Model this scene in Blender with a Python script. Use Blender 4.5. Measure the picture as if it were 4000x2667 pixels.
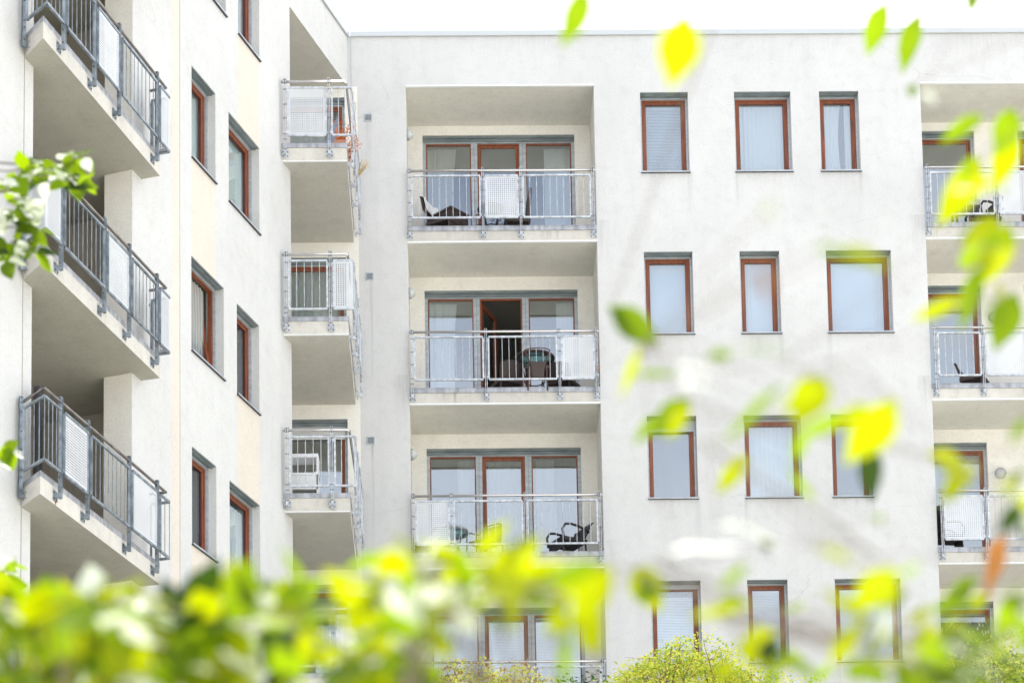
import bpy, math, random
from mathutils import Vector, Matrix
R = math.radians
random.seed(7)
for o in list(bpy.data.objects): bpy.data.objects.remove(o)
S = bpy.context.scene
COL = S.collection
# ------------------------------------------------------------------ camera
F, PY = 8500.0, 4277.17                       # focal length and shifted optical centre, in pixels of a 4000 px wide frame
CAM = Vector((0.90234, -36.29997, 0.0))
YAW, PITCH, ROLL = -0.0185312, 0.1064946, 0.0169511
RM = (Matrix.Rotation(YAW, 3, 'Z') @ Matrix.Rotation(PITCH, 3, 'X') @ Matrix.Rotation(ROLL, 3, 'Y'))
cd = bpy.data.cameras.new('camera'); cam = bpy.data.objects.new('camera', cd); COL.objects.link(cam)
cam.matrix_world = Matrix.Translation(CAM) @ (RM @ Matrix.Rotation(R(90), 3, 'X')).to_4x4()
cd.sensor_width = 36; cd.sensor_fit = 'HORIZONTAL'; cd.lens = F / 4000 * 36
cd.shift_y = (PY - 1333.5) / 4000; cd.clip_start = 0.05; cd.clip_end = 3000
cd.dof.use_dof = True; cd.dof.focus_distance = 35.6; cd.dof.aperture_fstop = 2.25
S.camera = cam
# ------------------------------------------------------------------ sky, sun, exposure
SUN_EL, SUN_AZ = R(60), R(8)
w = bpy.data.worlds.new('World'); S.world = w; w.use_nodes = True
nt = w.node_tree; nd = nt.nodes; lk = nt.links; nd.clear()
out = nd.new('ShaderNodeOutputWorld'); bg = nd.new('ShaderNodeBackground'); bg.inputs['Strength'].default_value = 0.105
sky = nd.new('ShaderNodeTexSky'); sky.sky_type = 'NISHITA'; sky.sun_disc = False
sky.sun_elevation = SUN_EL; sky.sun_rotation = SUN_AZ; sky.dust_density = 3.0; sky.air_density = 1.0
hs = nd.new('ShaderNodeHueSaturation'); hs.inputs['Saturation'].default_value = 1.05
geo = nd.new('ShaderNodeTexCoord'); nz = nd.new('ShaderNodeTexNoise'); nz.inputs['Scale'].default_value = 2.2; nz.inputs['Detail'].default_value = 5
mpn = nd.new('ShaderNodeMapping'); mpn.inputs['Scale'].default_value = (1, 1, 2.2)
cr = nd.new('ShaderNodeValToRGB'); cr.color_ramp.elements[0].position = 0.3; cr.color_ramp.elements[1].position = 0.58
cr.color_ramp.elements[0].color = (0.35, 0.35, 0.35, 1); cr.color_ramp.elements[1].color = (1, 1, 1, 1)
mx = nd.new('ShaderNodeMix'); mx.data_type = 'RGBA'; mx.inputs['B'].default_value = (12.0, 12.2, 12.6, 1)   # bright thin cloud sheet
lk.new(geo.outputs['Generated'], mpn.inputs['Vector']); lk.new(mpn.outputs['Vector'], nz.inputs['Vector']); lk.new(nz.outputs['Fac'], cr.inputs['Fac'])
lk.new(sky.outputs['Color'], hs.inputs['Color']); lk.new(hs.outputs['Color'], mx.inputs['A']); 
sx_ = nd.new('ShaderNodeSeparateXYZ'); mry = nd.new('ShaderNodeMapRange'); mul_ = nd.new('ShaderNodeMath'); mul_.operation = 'MULTIPLY'   # the cloud sheet thins out away from the sun
mry.inputs['From Min'].default_value = -0.75; mry.inputs['From Max'].default_value = -0.1; mry.inputs['To Min'].default_value = 0.52; mry.inputs['To Max'].default_value = 1.0
lk.new(geo.outputs['Generated'], sx_.inputs[0]); lk.new(sx_.outputs['Y'], mry.inputs['Value']); lk.new(mry.outputs['Result'], mul_.inputs[0]); lk.new(cr.outputs['Color'], mul_.inputs[1])
lk.new(mul_.outputs[0], mx.inputs['Factor'])
lk.new(mx.outputs['Result'], bg.inputs['Color']); lk.new(bg.outputs['Background'], out.inputs['Surface'])
sd = bpy.data.lights.new('sun', 'SUN'); sd.energy = 4.5; sd.angle = R(4); sd.color = (1.0, 0.96, 0.9)
sun = bpy.data.objects.new('sun', sd); COL.objects.link(sun)
# azimuth measured from +Y, clockwise seen from above
sdir = Vector((math.sin(SUN_AZ) * math.cos(SUN_EL), math.cos(SUN_AZ) * math.cos(SUN_EL), math.sin(SUN_EL)))
sun.rotation_euler = sdir.to_track_quat('Z', 'Y').to_euler()
S.view_settings.view_transform = 'Standard'; S.view_settings.look = 'None'
S.view_settings.exposure = 0.92; S.view_settings.gamma = 1.0; S.view_settings.use_curve_mapping = False
S.cycles.transparent_max_bounces = 16; S.cycles.max_bounces = 8

# ------------------------------------------------------------------ material helpers
def mat(name, col, rough=0.7, metal=0.0, spec=0.5):
    m = bpy.data.materials.new(name); m.use_nodes = True
    b = m.node_tree.nodes['Principled BSDF']
    b.inputs['Base Color'].default_value = (*col, 1); b.inputs['Roughness'].default_value = rough
    b.inputs['Metallic'].default_value = metal; b.inputs['Specular IOR Level'].default_value = spec
    return m
def N(m, t): return m.node_tree.nodes.new(t)
def L(m, a, b): m.node_tree.links.new(a, b)
def noise_col(m, c0, c1, scale=(1, 1, 1), sc=4.0, detail=6, p0=0.35, p1=0.65, bump=None, bdist=0.01):
    """procedural colour variation plus an optional fine bump"""
    b = m.node_tree.nodes['Principled BSDF']
    tc = N(m, 'ShaderNodeTexCoord'); mp = N(m, 'ShaderNodeMapping'); mp.inputs['Scale'].default_value = scale
    n = N(m, 'ShaderNodeTexNoise'); n.inputs['Scale'].default_value = sc; n.inputs['Detail'].default_value = detail
    r = N(m, 'ShaderNodeValToRGB'); r.color_ramp.elements[0].position = p0; r.color_ramp.elements[1].position = p1
    r.color_ramp.elements[0].color = (*c0, 1); r.color_ramp.elements[1].color = (*c1, 1)
    L(m, tc.outputs['Object'], mp.inputs['Vector']); L(m, mp.outputs['Vector'], n.inputs['Vector'])
    L(m, n.outputs['Fac'], r.inputs['Fac']); L(m, r.outputs['Color'], b.inputs['Base Color'])
    if bump:
        n2 = N(m, 'ShaderNodeTexNoise'); n2.inputs['Scale'].default_value = bump; n2.inputs['Detail'].default_value = 3
        bp = N(m, 'ShaderNodeBump'); bp.inputs['Strength'].default_value = 0.5; bp.inputs['Distance'].default_value = bdist
        L(m, tc.outputs['Object'], n2.inputs['Vector']); L(m, n2.outputs['Fac'], bp.inputs['Height']); L(m, bp.outputs['Normal'], b.inputs['Normal'])
    return r
def plaster(name, base, dirt=0.5, cracks=True):
    """roughcast render: fine grain, drifting tone, rain streaks under the coping and hairline cracks"""
    m = mat(name, base, 0.9, 0, 0.2); nt = m.node_tree; b = nt.nodes['Principled BSDF']
    tc = N(m, 'ShaderNodeTexCoord')
    def nz(scale3, sc, det, lo, hi, p0, p1):
        mp = N(m, 'ShaderNodeMapping'); mp.inputs['Scale'].default_value = scale3
        n = N(m, 'ShaderNodeTexNoise'); n.inputs['Scale'].default_value = sc; n.inputs['Detail'].default_value = det; n.inputs['Roughness'].default_value = 0.6
        mr = N(m, 'ShaderNodeMapRange'); mr.inputs['From Min'].default_value = p0; mr.inputs['From Max'].default_value = p1
        mr.inputs['To Min'].default_value = lo; mr.inputs['To Max'].default_value = hi
        L(m, tc.outputs['Object'], mp.inputs['Vector']); L(m, mp.outputs['Vector'], n.inputs['Vector']); L(m, n.outputs['Fac'], mr.inputs['Value'])
        return mr.outputs['Result']
    def mul(a, c):
        q = N(m, 'ShaderNodeMath'); q.operation = 'MULTIPLY'; L(m, a, q.inputs[0]); L(m, c, q.inputs[1]); return q.outputs[0]
    v = mul(nz((1, 1, 1), 0.45, 5, 1 - 0.16 * dirt, 1.0, 0.3, 0.62), nz((3, 3, 0.5), 1.3, 7, 1 - 0.07 * dirt, 1.0, 0.3, 0.6))
    v = mul(v, nz((1, 1, 1), 38, 4, 0.90, 1.0, 0.32, 0.55))
    v = mul(v, nz((1, 1, 1), 5, 8, 1 - 0.12 * dirt, 1.0, 0.28, 0.5))
    if cracks:
        mp = N(m, 'ShaderNodeMapping'); mp.inputs['Scale'].default_value = (0.25, 0.25, 0.62)
        dn = N(m, 'ShaderNodeTexNoise'); dn.inputs['Scale'].default_value = 3.0; dn.inputs['Detail'].default_value = 6
        mixv = N(m, 'ShaderNodeMix'); mixv.data_type = 'VECTOR'; mixv.inputs['Factor'].default_value = 0.13
        vo = N(m, 'ShaderNodeTexVoronoi'); vo.feature = 'DISTANCE_TO_EDGE'; vo.inputs['Scale'].default_value = 1.0
        L(m, tc.outputs['Object'], mp.inputs['Vector']); L(m, mp.outputs['Vector'], dn.inputs['Vector']); L(m, mp.outputs['Vector'], mixv.inputs['A'])
        L(m, dn.outputs['Color'], mixv.inputs['B']); L(m, mixv.outputs['Result'], vo.inputs['Vector'])
        mr = N(m, 'ShaderNodeMapRange'); mr.inputs['From Min'].default_value = 0.0; mr.inputs['From Max'].default_value = 0.0035
        mr.inputs['To Min'].default_value = 1.0; mr.inputs['To Max'].default_value = 0.0
        L(m, vo.outputs['Distance'], mr.inputs['Value'])
        g = nz((1, 1, 1), 0.7, 3, 0.0, 0.17, 0.5, 0.68)
        q = mul(mr.outputs['Result'], g); s = N(m, 'ShaderNodeMath'); s.operation = 'SUBTRACT'; s.inputs[0].default_value = 1.0; L(m, q, s.inputs[1])
        v = mul(v, s.outputs[0])
    mxn = N(m, 'ShaderNodeMix'); mxn.data_type = 'RGBA'; mxn.blend_type = 'MULTIPLY'; mxn.inputs['Factor'].default_value = 1
    mxn.inputs['A'].default_value = (*base, 1); L(m, v, mxn.inputs['B']); L(m, mxn.outputs['Result'], b.inputs['Base Color'])
    n2 = N(m, 'ShaderNodeTexNoise'); n2.inputs['Scale'].default_value = 55; n2.inputs['Detail'].default_value = 4
    bp = N(m, 'ShaderNodeBump'); bp.inputs['Strength'].default_value = 0.45; bp.inputs['Distance'].default_value = 0.012
    L(m, tc.outputs['Object'], n2.inputs['Vector']); L(m, n2.outputs['Fac'], bp.inputs['Height']); L(m, bp.outputs['Normal'], b.inputs['Normal'])
    return m
M = {}
def add_stains(m, lst, origin):
    """drip marks that belong to fixed places on the wall: (x, z of their top, half width, length, strength)"""
    b = m.node_tree.nodes['Principled BSDF']; src = b.inputs['Base Color'].links[0].from_socket
    tc = N(m, 'ShaderNodeTexCoord'); sp = N(m, 'ShaderNodeSeparateXYZ'); L(m, tc.outputs['Object'], sp.inputs[0])
    mp = N(m, 'ShaderNodeMapping'); mp.inputs['Scale'].default_value = (14, 14, .9); n = N(m, 'ShaderNodeTexNoise'); n.inputs['Scale'].default_value = 1.6; n.inputs['Detail'].default_value = 6
    L(m, tc.outputs['Object'], mp.inputs['Vector']); L(m, mp.outputs['Vector'], n.inputs['Vector'])
    nr = N(m, 'ShaderNodeMapRange'); nr.inputs['From Min'].default_value = .38; nr.inputs['From Max'].default_value = .66; L(m, n.outputs['Fac'], nr.inputs['Value'])
    def M1(op, a, c=None):
        q = N(m, 'ShaderNodeMath'); q.operation = op
        for i, v in enumerate((a, c)):
            if v is None: continue
            if isinstance(v, (int, float)): q.inputs[i].default_value = v
            else: L(m, v, q.inputs[i])
        return q
    tot = None
    for x, z, hw, ln, st in lst:
        dx = M1('ABSOLUTE', M1('SUBTRACT', sp.outputs['X'], x - origin[0]).outputs[0]); fx = M1('SUBTRACT', 1.0, M1('DIVIDE', dx.outputs[0], hw).outputs[0]); fx.use_clamp = True
        t = M1('DIVIDE', M1('SUBTRACT', z - origin[2], sp.outputs['Z']).outputs[0], ln); up = M1('GREATER_THAN', t.outputs[0], 0.0)
        dn = M1('SUBTRACT', 1.0, t.outputs[0]); dn.use_clamp = True
        k = M1('MULTIPLY', M1('MULTIPLY', fx.outputs[0], dn.outputs[0]).outputs[0], M1('MULTIPLY', up.outputs[0], st).outputs[0])
        tot = k if tot is None else M1('ADD', tot.outputs[0], k.outputs[0])
    f_ = M1('MULTIPLY', tot.outputs[0], M1('ADD', M1('MULTIPLY', nr.outputs['Result'], .8).outputs[0], .2).outputs[0]); f_.use_clamp = True
    mx2 = N(m, 'ShaderNodeMix'); mx2.data_type = 'RGBA'; mx2.inputs['B'].default_value = (.20, .18, .165, 1)
    L(m, f_.outputs[0], mx2.inputs['Factor']); L(m, src, mx2.inputs['A']); L(m, mx2.outputs['Result'], b.inputs['Base Color'])
M['plaster'] = plaster('plaster_white', (0.655, 0.655, 0.66), 0.6)
M['plaster_wing'] = plaster('plaster_wing', (0.665, 0.665, 0.66), 0.5)
M['cream'] = plaster('plaster_cream', (0.87, 0.845, 0.80), 0.5, False)
M['peach'] = plaster('plaster_peach', (0.72, 0.66, 0.585), 0.4, False)
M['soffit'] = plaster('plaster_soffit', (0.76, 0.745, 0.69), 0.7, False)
M['soffit_wing'] = plaster('plaster_soffit_wing', (0.46, 0.445, 0.39), 0.8, False)  # darker soffit copy: shade under the wing balconies put into the colour
M['soffit_corner'] = plaster('plaster_soffit_corner', (0.56, 0.545, 0.495), 0.8, False)  # same for the corner balconies, their underside shade mixed into the plaster tone
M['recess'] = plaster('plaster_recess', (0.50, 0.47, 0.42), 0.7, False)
M['slab'] = plaster('slab_edge', (0.69, 0.665, 0.62), 1.2, False)
M['wood'] = mat('red_brown_timber', (0.2, 0.06, 0.03), 0.5); noise_col(M['wood'], (0.15, 0.044, 0.021), (0.29, 0.088, 0.038), (18, 18, 1), 3.0, 5)
M['wood_dark'] = mat('timber_rebate', (0.10, 0.022, 0.015), 0.5)
M['grey'] = mat('grey_lacquered_metal', (0.17, 0.20, 0.215), 0.5); noise_col(M['grey'], (0.13, 0.16, 0.175), (0.2, 0.235, 0.25), (1, 1, 3), 3)
M['rail_grey'] = mat('light_grey_metal', (0.42, 0.46, 0.50), 0.45, 0.2); noise_col(M['rail_grey'], (0.36, 0.40, 0.44), (0.48, 0.52, 0.56), (2, 2, 6), 3)
M['dark'] = mat('dark_sill_metal', (0.045, 0.045, 0.06), 0.5)
M['galv'] = mat('galvanised_steel', (0.6, 0.63, 0.66), 0.45, 0.35); noise_col(M['galv'], (0.36, 0.39, 0.43), (0.70, 0.72, 0.76), (1, 1, 1), 14, 5, 0.3, 0.7)
M['galv_wing'] = mat('dark_galvanised_steel', (0.2, 0.23, 0.26), 0.5, 0.6); noise_col(M['galv_wing'], (0.16, 0.19, 0.22), (0.40, 0.45, 0.50), (1, 1, 1), 9, 5, 0.3, 0.75)  # darker grey version of the steel, for the wing railings
M['perf'] = mat('white_perforated_sheet', (0.62, 0.64, 0.68), 0.5, 0.1); noise_col(M['perf'], (0.58, 0.60, 0.64), (0.66, 0.68, 0.71), (1, 1, 1), 3)
M['steel'] = mat('stainless_handrail', (0.62, 0.60, 0.60), 0.25, 0.9)
M['steel_dull'] = mat('dull_handrail', (0.26, 0.24, 0.235), 0.42, 0.5); noise_col(M['steel_dull'], (0.2, 0.18, 0.175), (0.32, 0.3, 0.29), (1, 1, 1), 6)
M['flash'] = mat('zinc_flashing', (0.42, 0.43, 0.47), 0.45, 0.4); noise_col(M['flash'], (0.30, 0.31, 0.34), (0.5, 0.51, 0.55), (3, 3, 1), 4, 6)
M['coping'] = mat('roof_coping', (0.55, 0.58, 0.60), 0.45, 0.2)
M['bolt'] = mat('dark_bolt', (0.08, 0.08, 0.09), 0.5, 0.5)
M['rust'] = mat('rust_stain', (0.45, 0.13, 0.03), 0.9)
M['stain'] = mat('rain_stain', (0.36, 0.33, 0.30), 0.95)
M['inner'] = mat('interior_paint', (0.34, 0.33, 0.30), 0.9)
M['white'] = mat('white_plastic', (0.82, 0.83, 0.85), 0.35)
M['wicker'] = mat('dark_wicker', (0.030, 0.020, 0.018), 0.55)
M['blackw'] = mat('black_rattan', (0.014, 0.013, 0.016), 0.45)
for k in ('wicker', 'blackw'):
    m = M[k]; b = m.node_tree.nodes['Principled BSDF']; tc = N(m, 'ShaderNodeTexCoord')
    ck = N(m, 'ShaderNodeTexChecker'); ck.inputs['Scale'].default_value = 60
    ck.inputs['Color1'].default_value = (*[c * 3.0 for c in b.inputs['Base Color'].default_value[:3]], 1); ck.inputs['Color2'].default_value = b.inputs['Base Color'].default_value
    bp = N(m, 'ShaderNodeBump'); bp.inputs['Distance'].default_value = 0.01; bp.inputs['Strength'].default_value = 0.8
    L(m, tc.outputs['Object'], ck.inputs['Vector']); L(m, ck.outputs['Color'], b.inputs['Base Color']); L(m, ck.outputs['Fac'], bp.inputs['Height']); L(m, bp.outputs['Normal'], b.inputs['Normal'])
M['frame_dark'] = mat('dark_tube', (0.03, 0.03, 0.035), 0.4, 0.3)
M['terracotta'] = mat('terracotta', (0.45, 0.23, 0.15), 0.8)
M['towel'] = mat('white_towel', (0.82, 0.82, 0.84), 0.95)
def glass(name, refl, tint=(0.9, 0.93, 0.94)):
    m = bpy.data.materials.new(name); m.use_nodes = True; nt = m.node_tree; nt.nodes.clear()
    o = N(m, 'ShaderNodeOutputMaterial'); t = N(m, 'ShaderNodeBsdfTransparent'); g = N(m, 'ShaderNodeBsdfGlossy'); mxs = N(m, 'ShaderNodeMixShader')
    t.inputs['Color'].default_value = (*tint, 1); g.inputs['Roughness'].default_value = 0.01; g.inputs['Color'].default_value = (0.92, 0.96, 1.0, 1)
    lw = N(m, 'ShaderNodeLayerWeight'); lw.inputs['Blend'].default_value = 0.5
    pw = N(m, 'ShaderNodeMath'); pw.operation = 'POWER'; pw.inputs[1].default_value = 4.0; L(m, lw.outputs['Facing'], pw.inputs[0])
    ad = N(m, 'ShaderNodeMath'); ad.operation = 'ADD'; ad.use_clamp = True; ad.inputs[1].default_value = refl + .02
    L(m, pw.outputs[0], ad.inputs[0]); L(m, ad.outputs[0], mxs.inputs['Fac'])
    # faint waviness of the panes
    tc = N(m, 'ShaderNodeTexCoord'); n = N(m, 'ShaderNodeTexNoise'); n.inputs['Scale'].default_value = 1.2
    bp = N(m, 'ShaderNodeBump'); bp.inputs['Strength'].default_value = 0.05; bp.inputs['Distance'].default_value = 0.02
    L(m, tc.outputs['Object'], n.inputs['Vector']); L(m, n.outputs['Fac'], bp.inputs['Height']); L(m, bp.outputs['Normal'], g.inputs['Normal'])
    L(m, t.outputs[0], mxs.inputs[1]); L(m, g.outputs[0], mxs.inputs[2]); L(m, mxs.outputs[0], o.inputs['Surface'])
    return m
M['glass'] = glass('window_glass', 0.24); M['glass_clear'] = glass('slanted_window_glass', 0.04)
M['glass_table'] = glass('table_glass', 0.06, (0.6, 0.8, 0.75))
def cloth(name, col, trans=0.4, see=0.0):
    m = bpy.data.materials.new(name); m.use_nodes = True; nt = m.node_tree; nt.nodes.clear()
    o = N(m, 'ShaderNodeOutputMaterial'); d = N(m, 'ShaderNodeBsdfDiffuse'); t = N(m, 'ShaderNodeBsdfTranslucent'); mxs = N(m, 'ShaderNodeMixShader')
    for q in (d, t): q.inputs['Color'].default_value = (*col, 1)
    mxs.inputs['Fac'].default_value = trans; L(m, d.outputs[0], mxs.inputs[1]); L(m, t.outputs[0], mxs.inputs[2])
    tp = N(m, 'ShaderNodeBsdfTransparent'); m2 = N(m, 'ShaderNodeMixShader'); m2.inputs['Fac'].default_value = see
    L(m, mxs.outputs[0], m2.inputs[1]); L(m, tp.outputs[0], m2.inputs[2]); L(m, m2.outputs[0], o.inputs['Surface'])
    return m
M['sheer'] = cloth('sheer_curtain', (0.92, 0.95, 0.98), 0.2, 0.06)
M['sheer_grey'] = cloth('grey_sheer_curtain', (0.62, 0.62, 0.60), 0.3, 0.35)
M['cream_curtain'] = cloth('cream_curtain', (0.74, 0.72, 0.64), 0.3, 0.0)
M['green_curtain'] = cloth('pale_green_curtain', (0.80, 0.88, 0.85), 0.3, 0.05)
M['blind'] = cloth('white_blind_slat', (0.92, 0.94, 0.97), 0.2, 0.0)
M['shutter'] = mat('shutter_slat', (0.62, 0.63, 0.64), 0.5)

# ------------------------------------------------------------------ mesh helpers
CO = math.cos(-0.337961); SI = math.sin(-0.337961)
def fac(a, o, z): return (a, -o, z)                                             # front facade: a = x, o = outwards
def wing(a, o, z): return (-1.0198 + SI * a + CO * o, -CO * a + SI * o, z)      # angled wing: a = metres from the inner corner
def loc(a, o, z): return (a, o, z)
class MB:
    def __init__(s, f=loc): s.v = []; s.f = []; s.m = []; s.map = f; s.sm = []
    def P(s, a, o, z): s.v.append(s.map(a, o, z)); return len(s.v) - 1
    def face(s, ids, m=0, sm=False): s.f.append(ids); s.m.append(m); s.sm.append(sm)
    def quad(s, pts, m=0): s.face([s.P(*p) for p in pts], m)
    def box(s, a0, a1, o0, o1, z0, z1, m=0):
        i = [s.P(a, o, z) for z in (z0, z1) for o in (o0, o1) for a in (a0, a1)]
        for q in ((0, 2, 3, 1), (4, 5, 7, 6), (0, 1, 5, 4), (2, 6, 7, 3), (0, 4, 6, 2), (1, 3, 7, 5)): s.face([i[k] for k in q], m)
    def bar(s, p0, p1, wd, ht, m=0):
        """rectangular bar between two points in world/local coordinates (ignores map); wd sideways, ht the other way"""
        p0 = Vector(p0); p1 = Vector(p1); d = (p1 - p0).normalized()
        up = Vector((0, 0, 1)) if abs(d.z) < 0.9 else Vector((0, 1, 0))
        x = d.cross(up).normalized(); y = x.cross(d).normalized(); n = len(s.v)
        for p in (p0, p1):
            for a, b in ((-1, -1), (1, -1), (1, 1), (-1, 1)): s.v.append(tuple(p + x * a * wd / 2 + y * b * ht / 2))
        for q in ((0, 3, 2, 1), (4, 5, 6, 7), (0, 1, 5, 4), (1, 2, 6, 5), (2, 3, 7, 6), (3, 0, 4, 7)): s.face([n + k for k in q], m)
    def tube(s, pts, r, n=8, m=0, cap=True):
        """round tube along points in world/local coordinates; r may be a list"""
        pts = [Vector(p) for p in pts]; rs = r if isinstance(r, (list, tuple)) else [r] * len(pts); base = len(s.v); ref = None
        for i, p in enumerate(pts):
            a = pts[max(i - 1, 0)]; b = pts[min(i + 1, len(pts) - 1)]; d = (b - a).normalized()
            if ref is None: ref = Vector((0, 0, 1)) if abs(d.z) < 0.9 else Vector((1, 0, 0))
            x = d.cross(ref).normalized(); y = d.cross(x).normalized(); ref = -y if False else ref
            if abs(d.dot(ref)) > 0.95: ref = Vector((1, 0, 0)) if abs(d.x) < 0.9 else Vector((0, 1, 0))
            for k in range(n):
                t = 2 * math.pi * k / n; s.v.append(tuple(p + (x * math.cos(t) + y * math.sin(t)) * rs[i]))
        for i in range(len(pts) - 1):
            for k in range(n):
                s.face([base + i * n + k, base + i * n + (k + 1) % n, base + (i + 1) * n + (k + 1) % n, base + (i + 1) * n + k], m, True)
        if cap:
            s.face([base + k for k in range(n)][::-1], m); s.face([base + (len(pts) - 1) * n + k for k in range(n)], m)
    def prism(s, poly, z0, z1, m=0, mtop=None, mbot=None):
        n = len(poly); b = len(s.v)
        for z in (z0, z1):
            for x, y in poly: s.v.append((x, y, z))
        for i in range(n): s.face([b + i, b + (i + 1) % n, b + n + (i + 1) % n, b + n + i], m)
        s.face([b + i for i in range(n)][::-1], m if mbot is None else mbot); s.face([b + n + i for i in range(n)], m if mtop is None else mtop)
    def lathe(s, c, prof, n=20, m=0, axis='Z'):
        b = len(s.v); c = Vector(c)
        for r, h in prof:
            for k in range(n):
                t = 2 * math.pi * k / n; q = (r * math.cos(t), r * math.sin(t), h)
                if axis == 'X': q = (h, r * math.cos(t), r * math.sin(t))
                if axis == 'Y': q = (r * math.cos(t), h, r * math.sin(t))
                s.v.append(tuple(c + Vector(q)))
        for i in range(len(prof) - 1):
            for k in range(n): s.face([b + i * n + k, b + i * n + (k + 1) % n, b + (i + 1) * n + (k + 1) % n, b + (i + 1) * n + k], m, True)
    def build(s, name, mats, parent=None, local=False, kind=None):
        me = bpy.data.meshes.new(name); off = Vector((0, 0, 0))
        if parent is not None and not local:
            q = parent
            while q is not None: off += Vector(q.location); q = q.parent
        me.from_pydata([tuple(Vector(p) - off) for p in s.v], [], s.f)
        if not isinstance(mats, (list, tuple)): mats = [mats]
        for mm in mats: me.materials.append(mm)
        for p, i, sm in zip(me.polygons, s.m, s.sm): p.material_index = i; p.use_smooth = sm
        me.update()
        o = bpy.data.objects.new(name, me); COL.objects.link(o)
        if parent is not None: o.parent = parent
        if kind: o['kind'] = kind
        return o
def empty(name, loc_, label, cat, group=None, rz=0):
    o = bpy.data.objects.new(name, None); COL.objects.link(o); o.location = loc_; o.rotation_euler = (0, 0, rz); o.empty_display_size = 0.2
    o['label'] = label; o['category'] = cat
    if group: o['group'] = group
    return o
def tag(o, label, cat, group=None):
    o['label'] = label; o['category'] = cat
    if group: o['group'] = group
    return o
GZ = -1.6
# ------------------------------------------------------------------ ground
g = MB(); g.quad([(-300, -300, GZ), (300, -300, GZ), (300, 300, GZ), (-300, 300, GZ)])
mg = mat('courtyard_gravel', (0.46, 0.45, 0.40), 0.95); noise_col(mg, (0.52, 0.51, 0.45), (0.60, 0.59, 0.53), (1, 1, 1), 0.6, 8)
g.build('ground', mg, kind='structure')
g = MB(); g.quad([(-5, -34, GZ + .004), (-1, -34, GZ + .004), (3, -16, GZ + .004), (-1, -16, GZ + .004)])
ml = mat('lawn_green', (0.10, 0.15, 0.04), 0.95); noise_col(ml, (0.09, 0.13, 0.03), (0.16, 0.20, 0.06), (1, 1, 1), 3, 8)
g.build('lawn', ml, kind='structure')

# ------------------------------------------------------------------ walls with openings
def wall(mb, a0, a1, z0, z1, holes, depth, m=0, mr=0, patches=()):
    """sheet at o=0 with rectangular openings; every opening gets reveals running back 'depth'. patches = (a0,a1,z0,z1,mat)"""
    A = sorted({a0, a1, *[h[0] for h in holes], *[h[1] for h in holes], *[p[0] for p in patches], *[p[1] for p in patches]})
    Z = sorted({z0, z1, *[h[2] for h in holes], *[h[3] for h in holes], *[p[2] for p in patches], *[p[3] for p in patches]})
    A = [a for a in A if a0 <= a <= a1]; Z = [z for z in Z if z0 <= z <= z1]
    def at(a, z):
        for h in holes:
            if h[0] < a < h[1] and h[2] < z < h[3]: return None
        for p in patches:
            if p[0] < a < p[1] and p[2] < z < p[3]: return p[4]
        return m
    for i in range(len(A) - 1):
        j = 0
        while j < len(Z) - 1:
            k = at((A[i] + A[i + 1]) / 2, (Z[j] + Z[j + 1]) / 2)
            if k is None: j += 1; continue
            e = j
            while e + 1 < len(Z) - 1 and at((A[i] + A[i + 1]) / 2, (Z[e + 1] + Z[e + 2]) / 2) == k: e += 1
            mb.quad([(A[i], 0, Z[j]), (A[i + 1], 0, Z[j]), (A[i + 1], 0, Z[e + 1]), (A[i], 0, Z[e + 1])], k); j = e + 1
    for h in holes:
        d = h[4] if len(h) > 4 else depth
        if d <= 0: continue
        b0, b1, c0, c1 = h[:4]
        for q in ([(b0, 0, c0), (b0, -d, c0), (b0, -d, c1), (b0, 0, c1)], [(b1, 0, c0), (b1, -d, c0), (b1, -d, c1), (b1, 0, c1)],
                  [(b0, 0, c1), (b1, 0, c1), (b1, -d, c1), (b0, -d, c1)], [(b0, 0, c0), (b1, 0, c0), (b1, -d, c0), (b0, -d, c0)]): mb.quad(q, mr)

def shift(f, da, do):                      # the same frame moved along / inwards
    return lambda a, o, z: f(a + da, o + do, z)
def curtain_mb(f, a0, a1, o, z0, z1, folds=10, amp=0.025, gather=0.0):
    mb = MB(f); n = max(10, folds * 6); rows = 7; grid = []; rnd = random.Random(int(a0 * 1000 + z0 * 77)); ph = rnd.random() * 6
    for j in range(rows):
        t = j / (rows - 1); z = z1 + (z0 - z1) * t; row = []
        for i in range(n + 1):
            u = i / n; uu = u ** (1 + 0.0)
            a = a0 + (a1 - a0) * (uu * (1 - gather * t * (1 - t) * 1.2)) if gather >= 0 else a1 - (a1 - a0) * ((1 - uu) * (1 + gather * t * (1 - t) * 1.2))
            w_ = math.sin(u * folds * 2 * math.pi + ph + 1.5 * math.sin(u * 9 + ph)) * amp * (0.6 + 0.5 * math.sin(u * 5 + ph * 2)) * (0.55 + 0.45 * t)
            row.append(mb.P(a, o + w_, z))
        grid.append(row)
    for j in range(rows - 1):
        for i in range(n): mb.face([grid[j][i], grid[j][i + 1], grid[j + 1][i + 1], grid[j + 1][i]], 0, True)
    return mb
def blind_mb(f, a0, a1, o, z0, z1, pitch=0.028):
    mb = MB(f); z = z1; mb.box(a0, a1, o - .02, o + .015, z1 - .03, z1)
    z -= 0.045
    while z > z0:
        i = [mb.P(a0, o - .005, z + .013), mb.P(a1, o - .005, z + .013), mb.P(a1, o + .005, z - .013), mb.P(a0, o + .005, z - .013)]
        mb.face(i); z -= pitch
    for a in (a0 + (a1 - a0) * .3, a0 + (a1 - a0) * .7): mb.box(a - .0015, a + .0015, o + .012, o + .014, z0, z1)
    return mb
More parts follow.
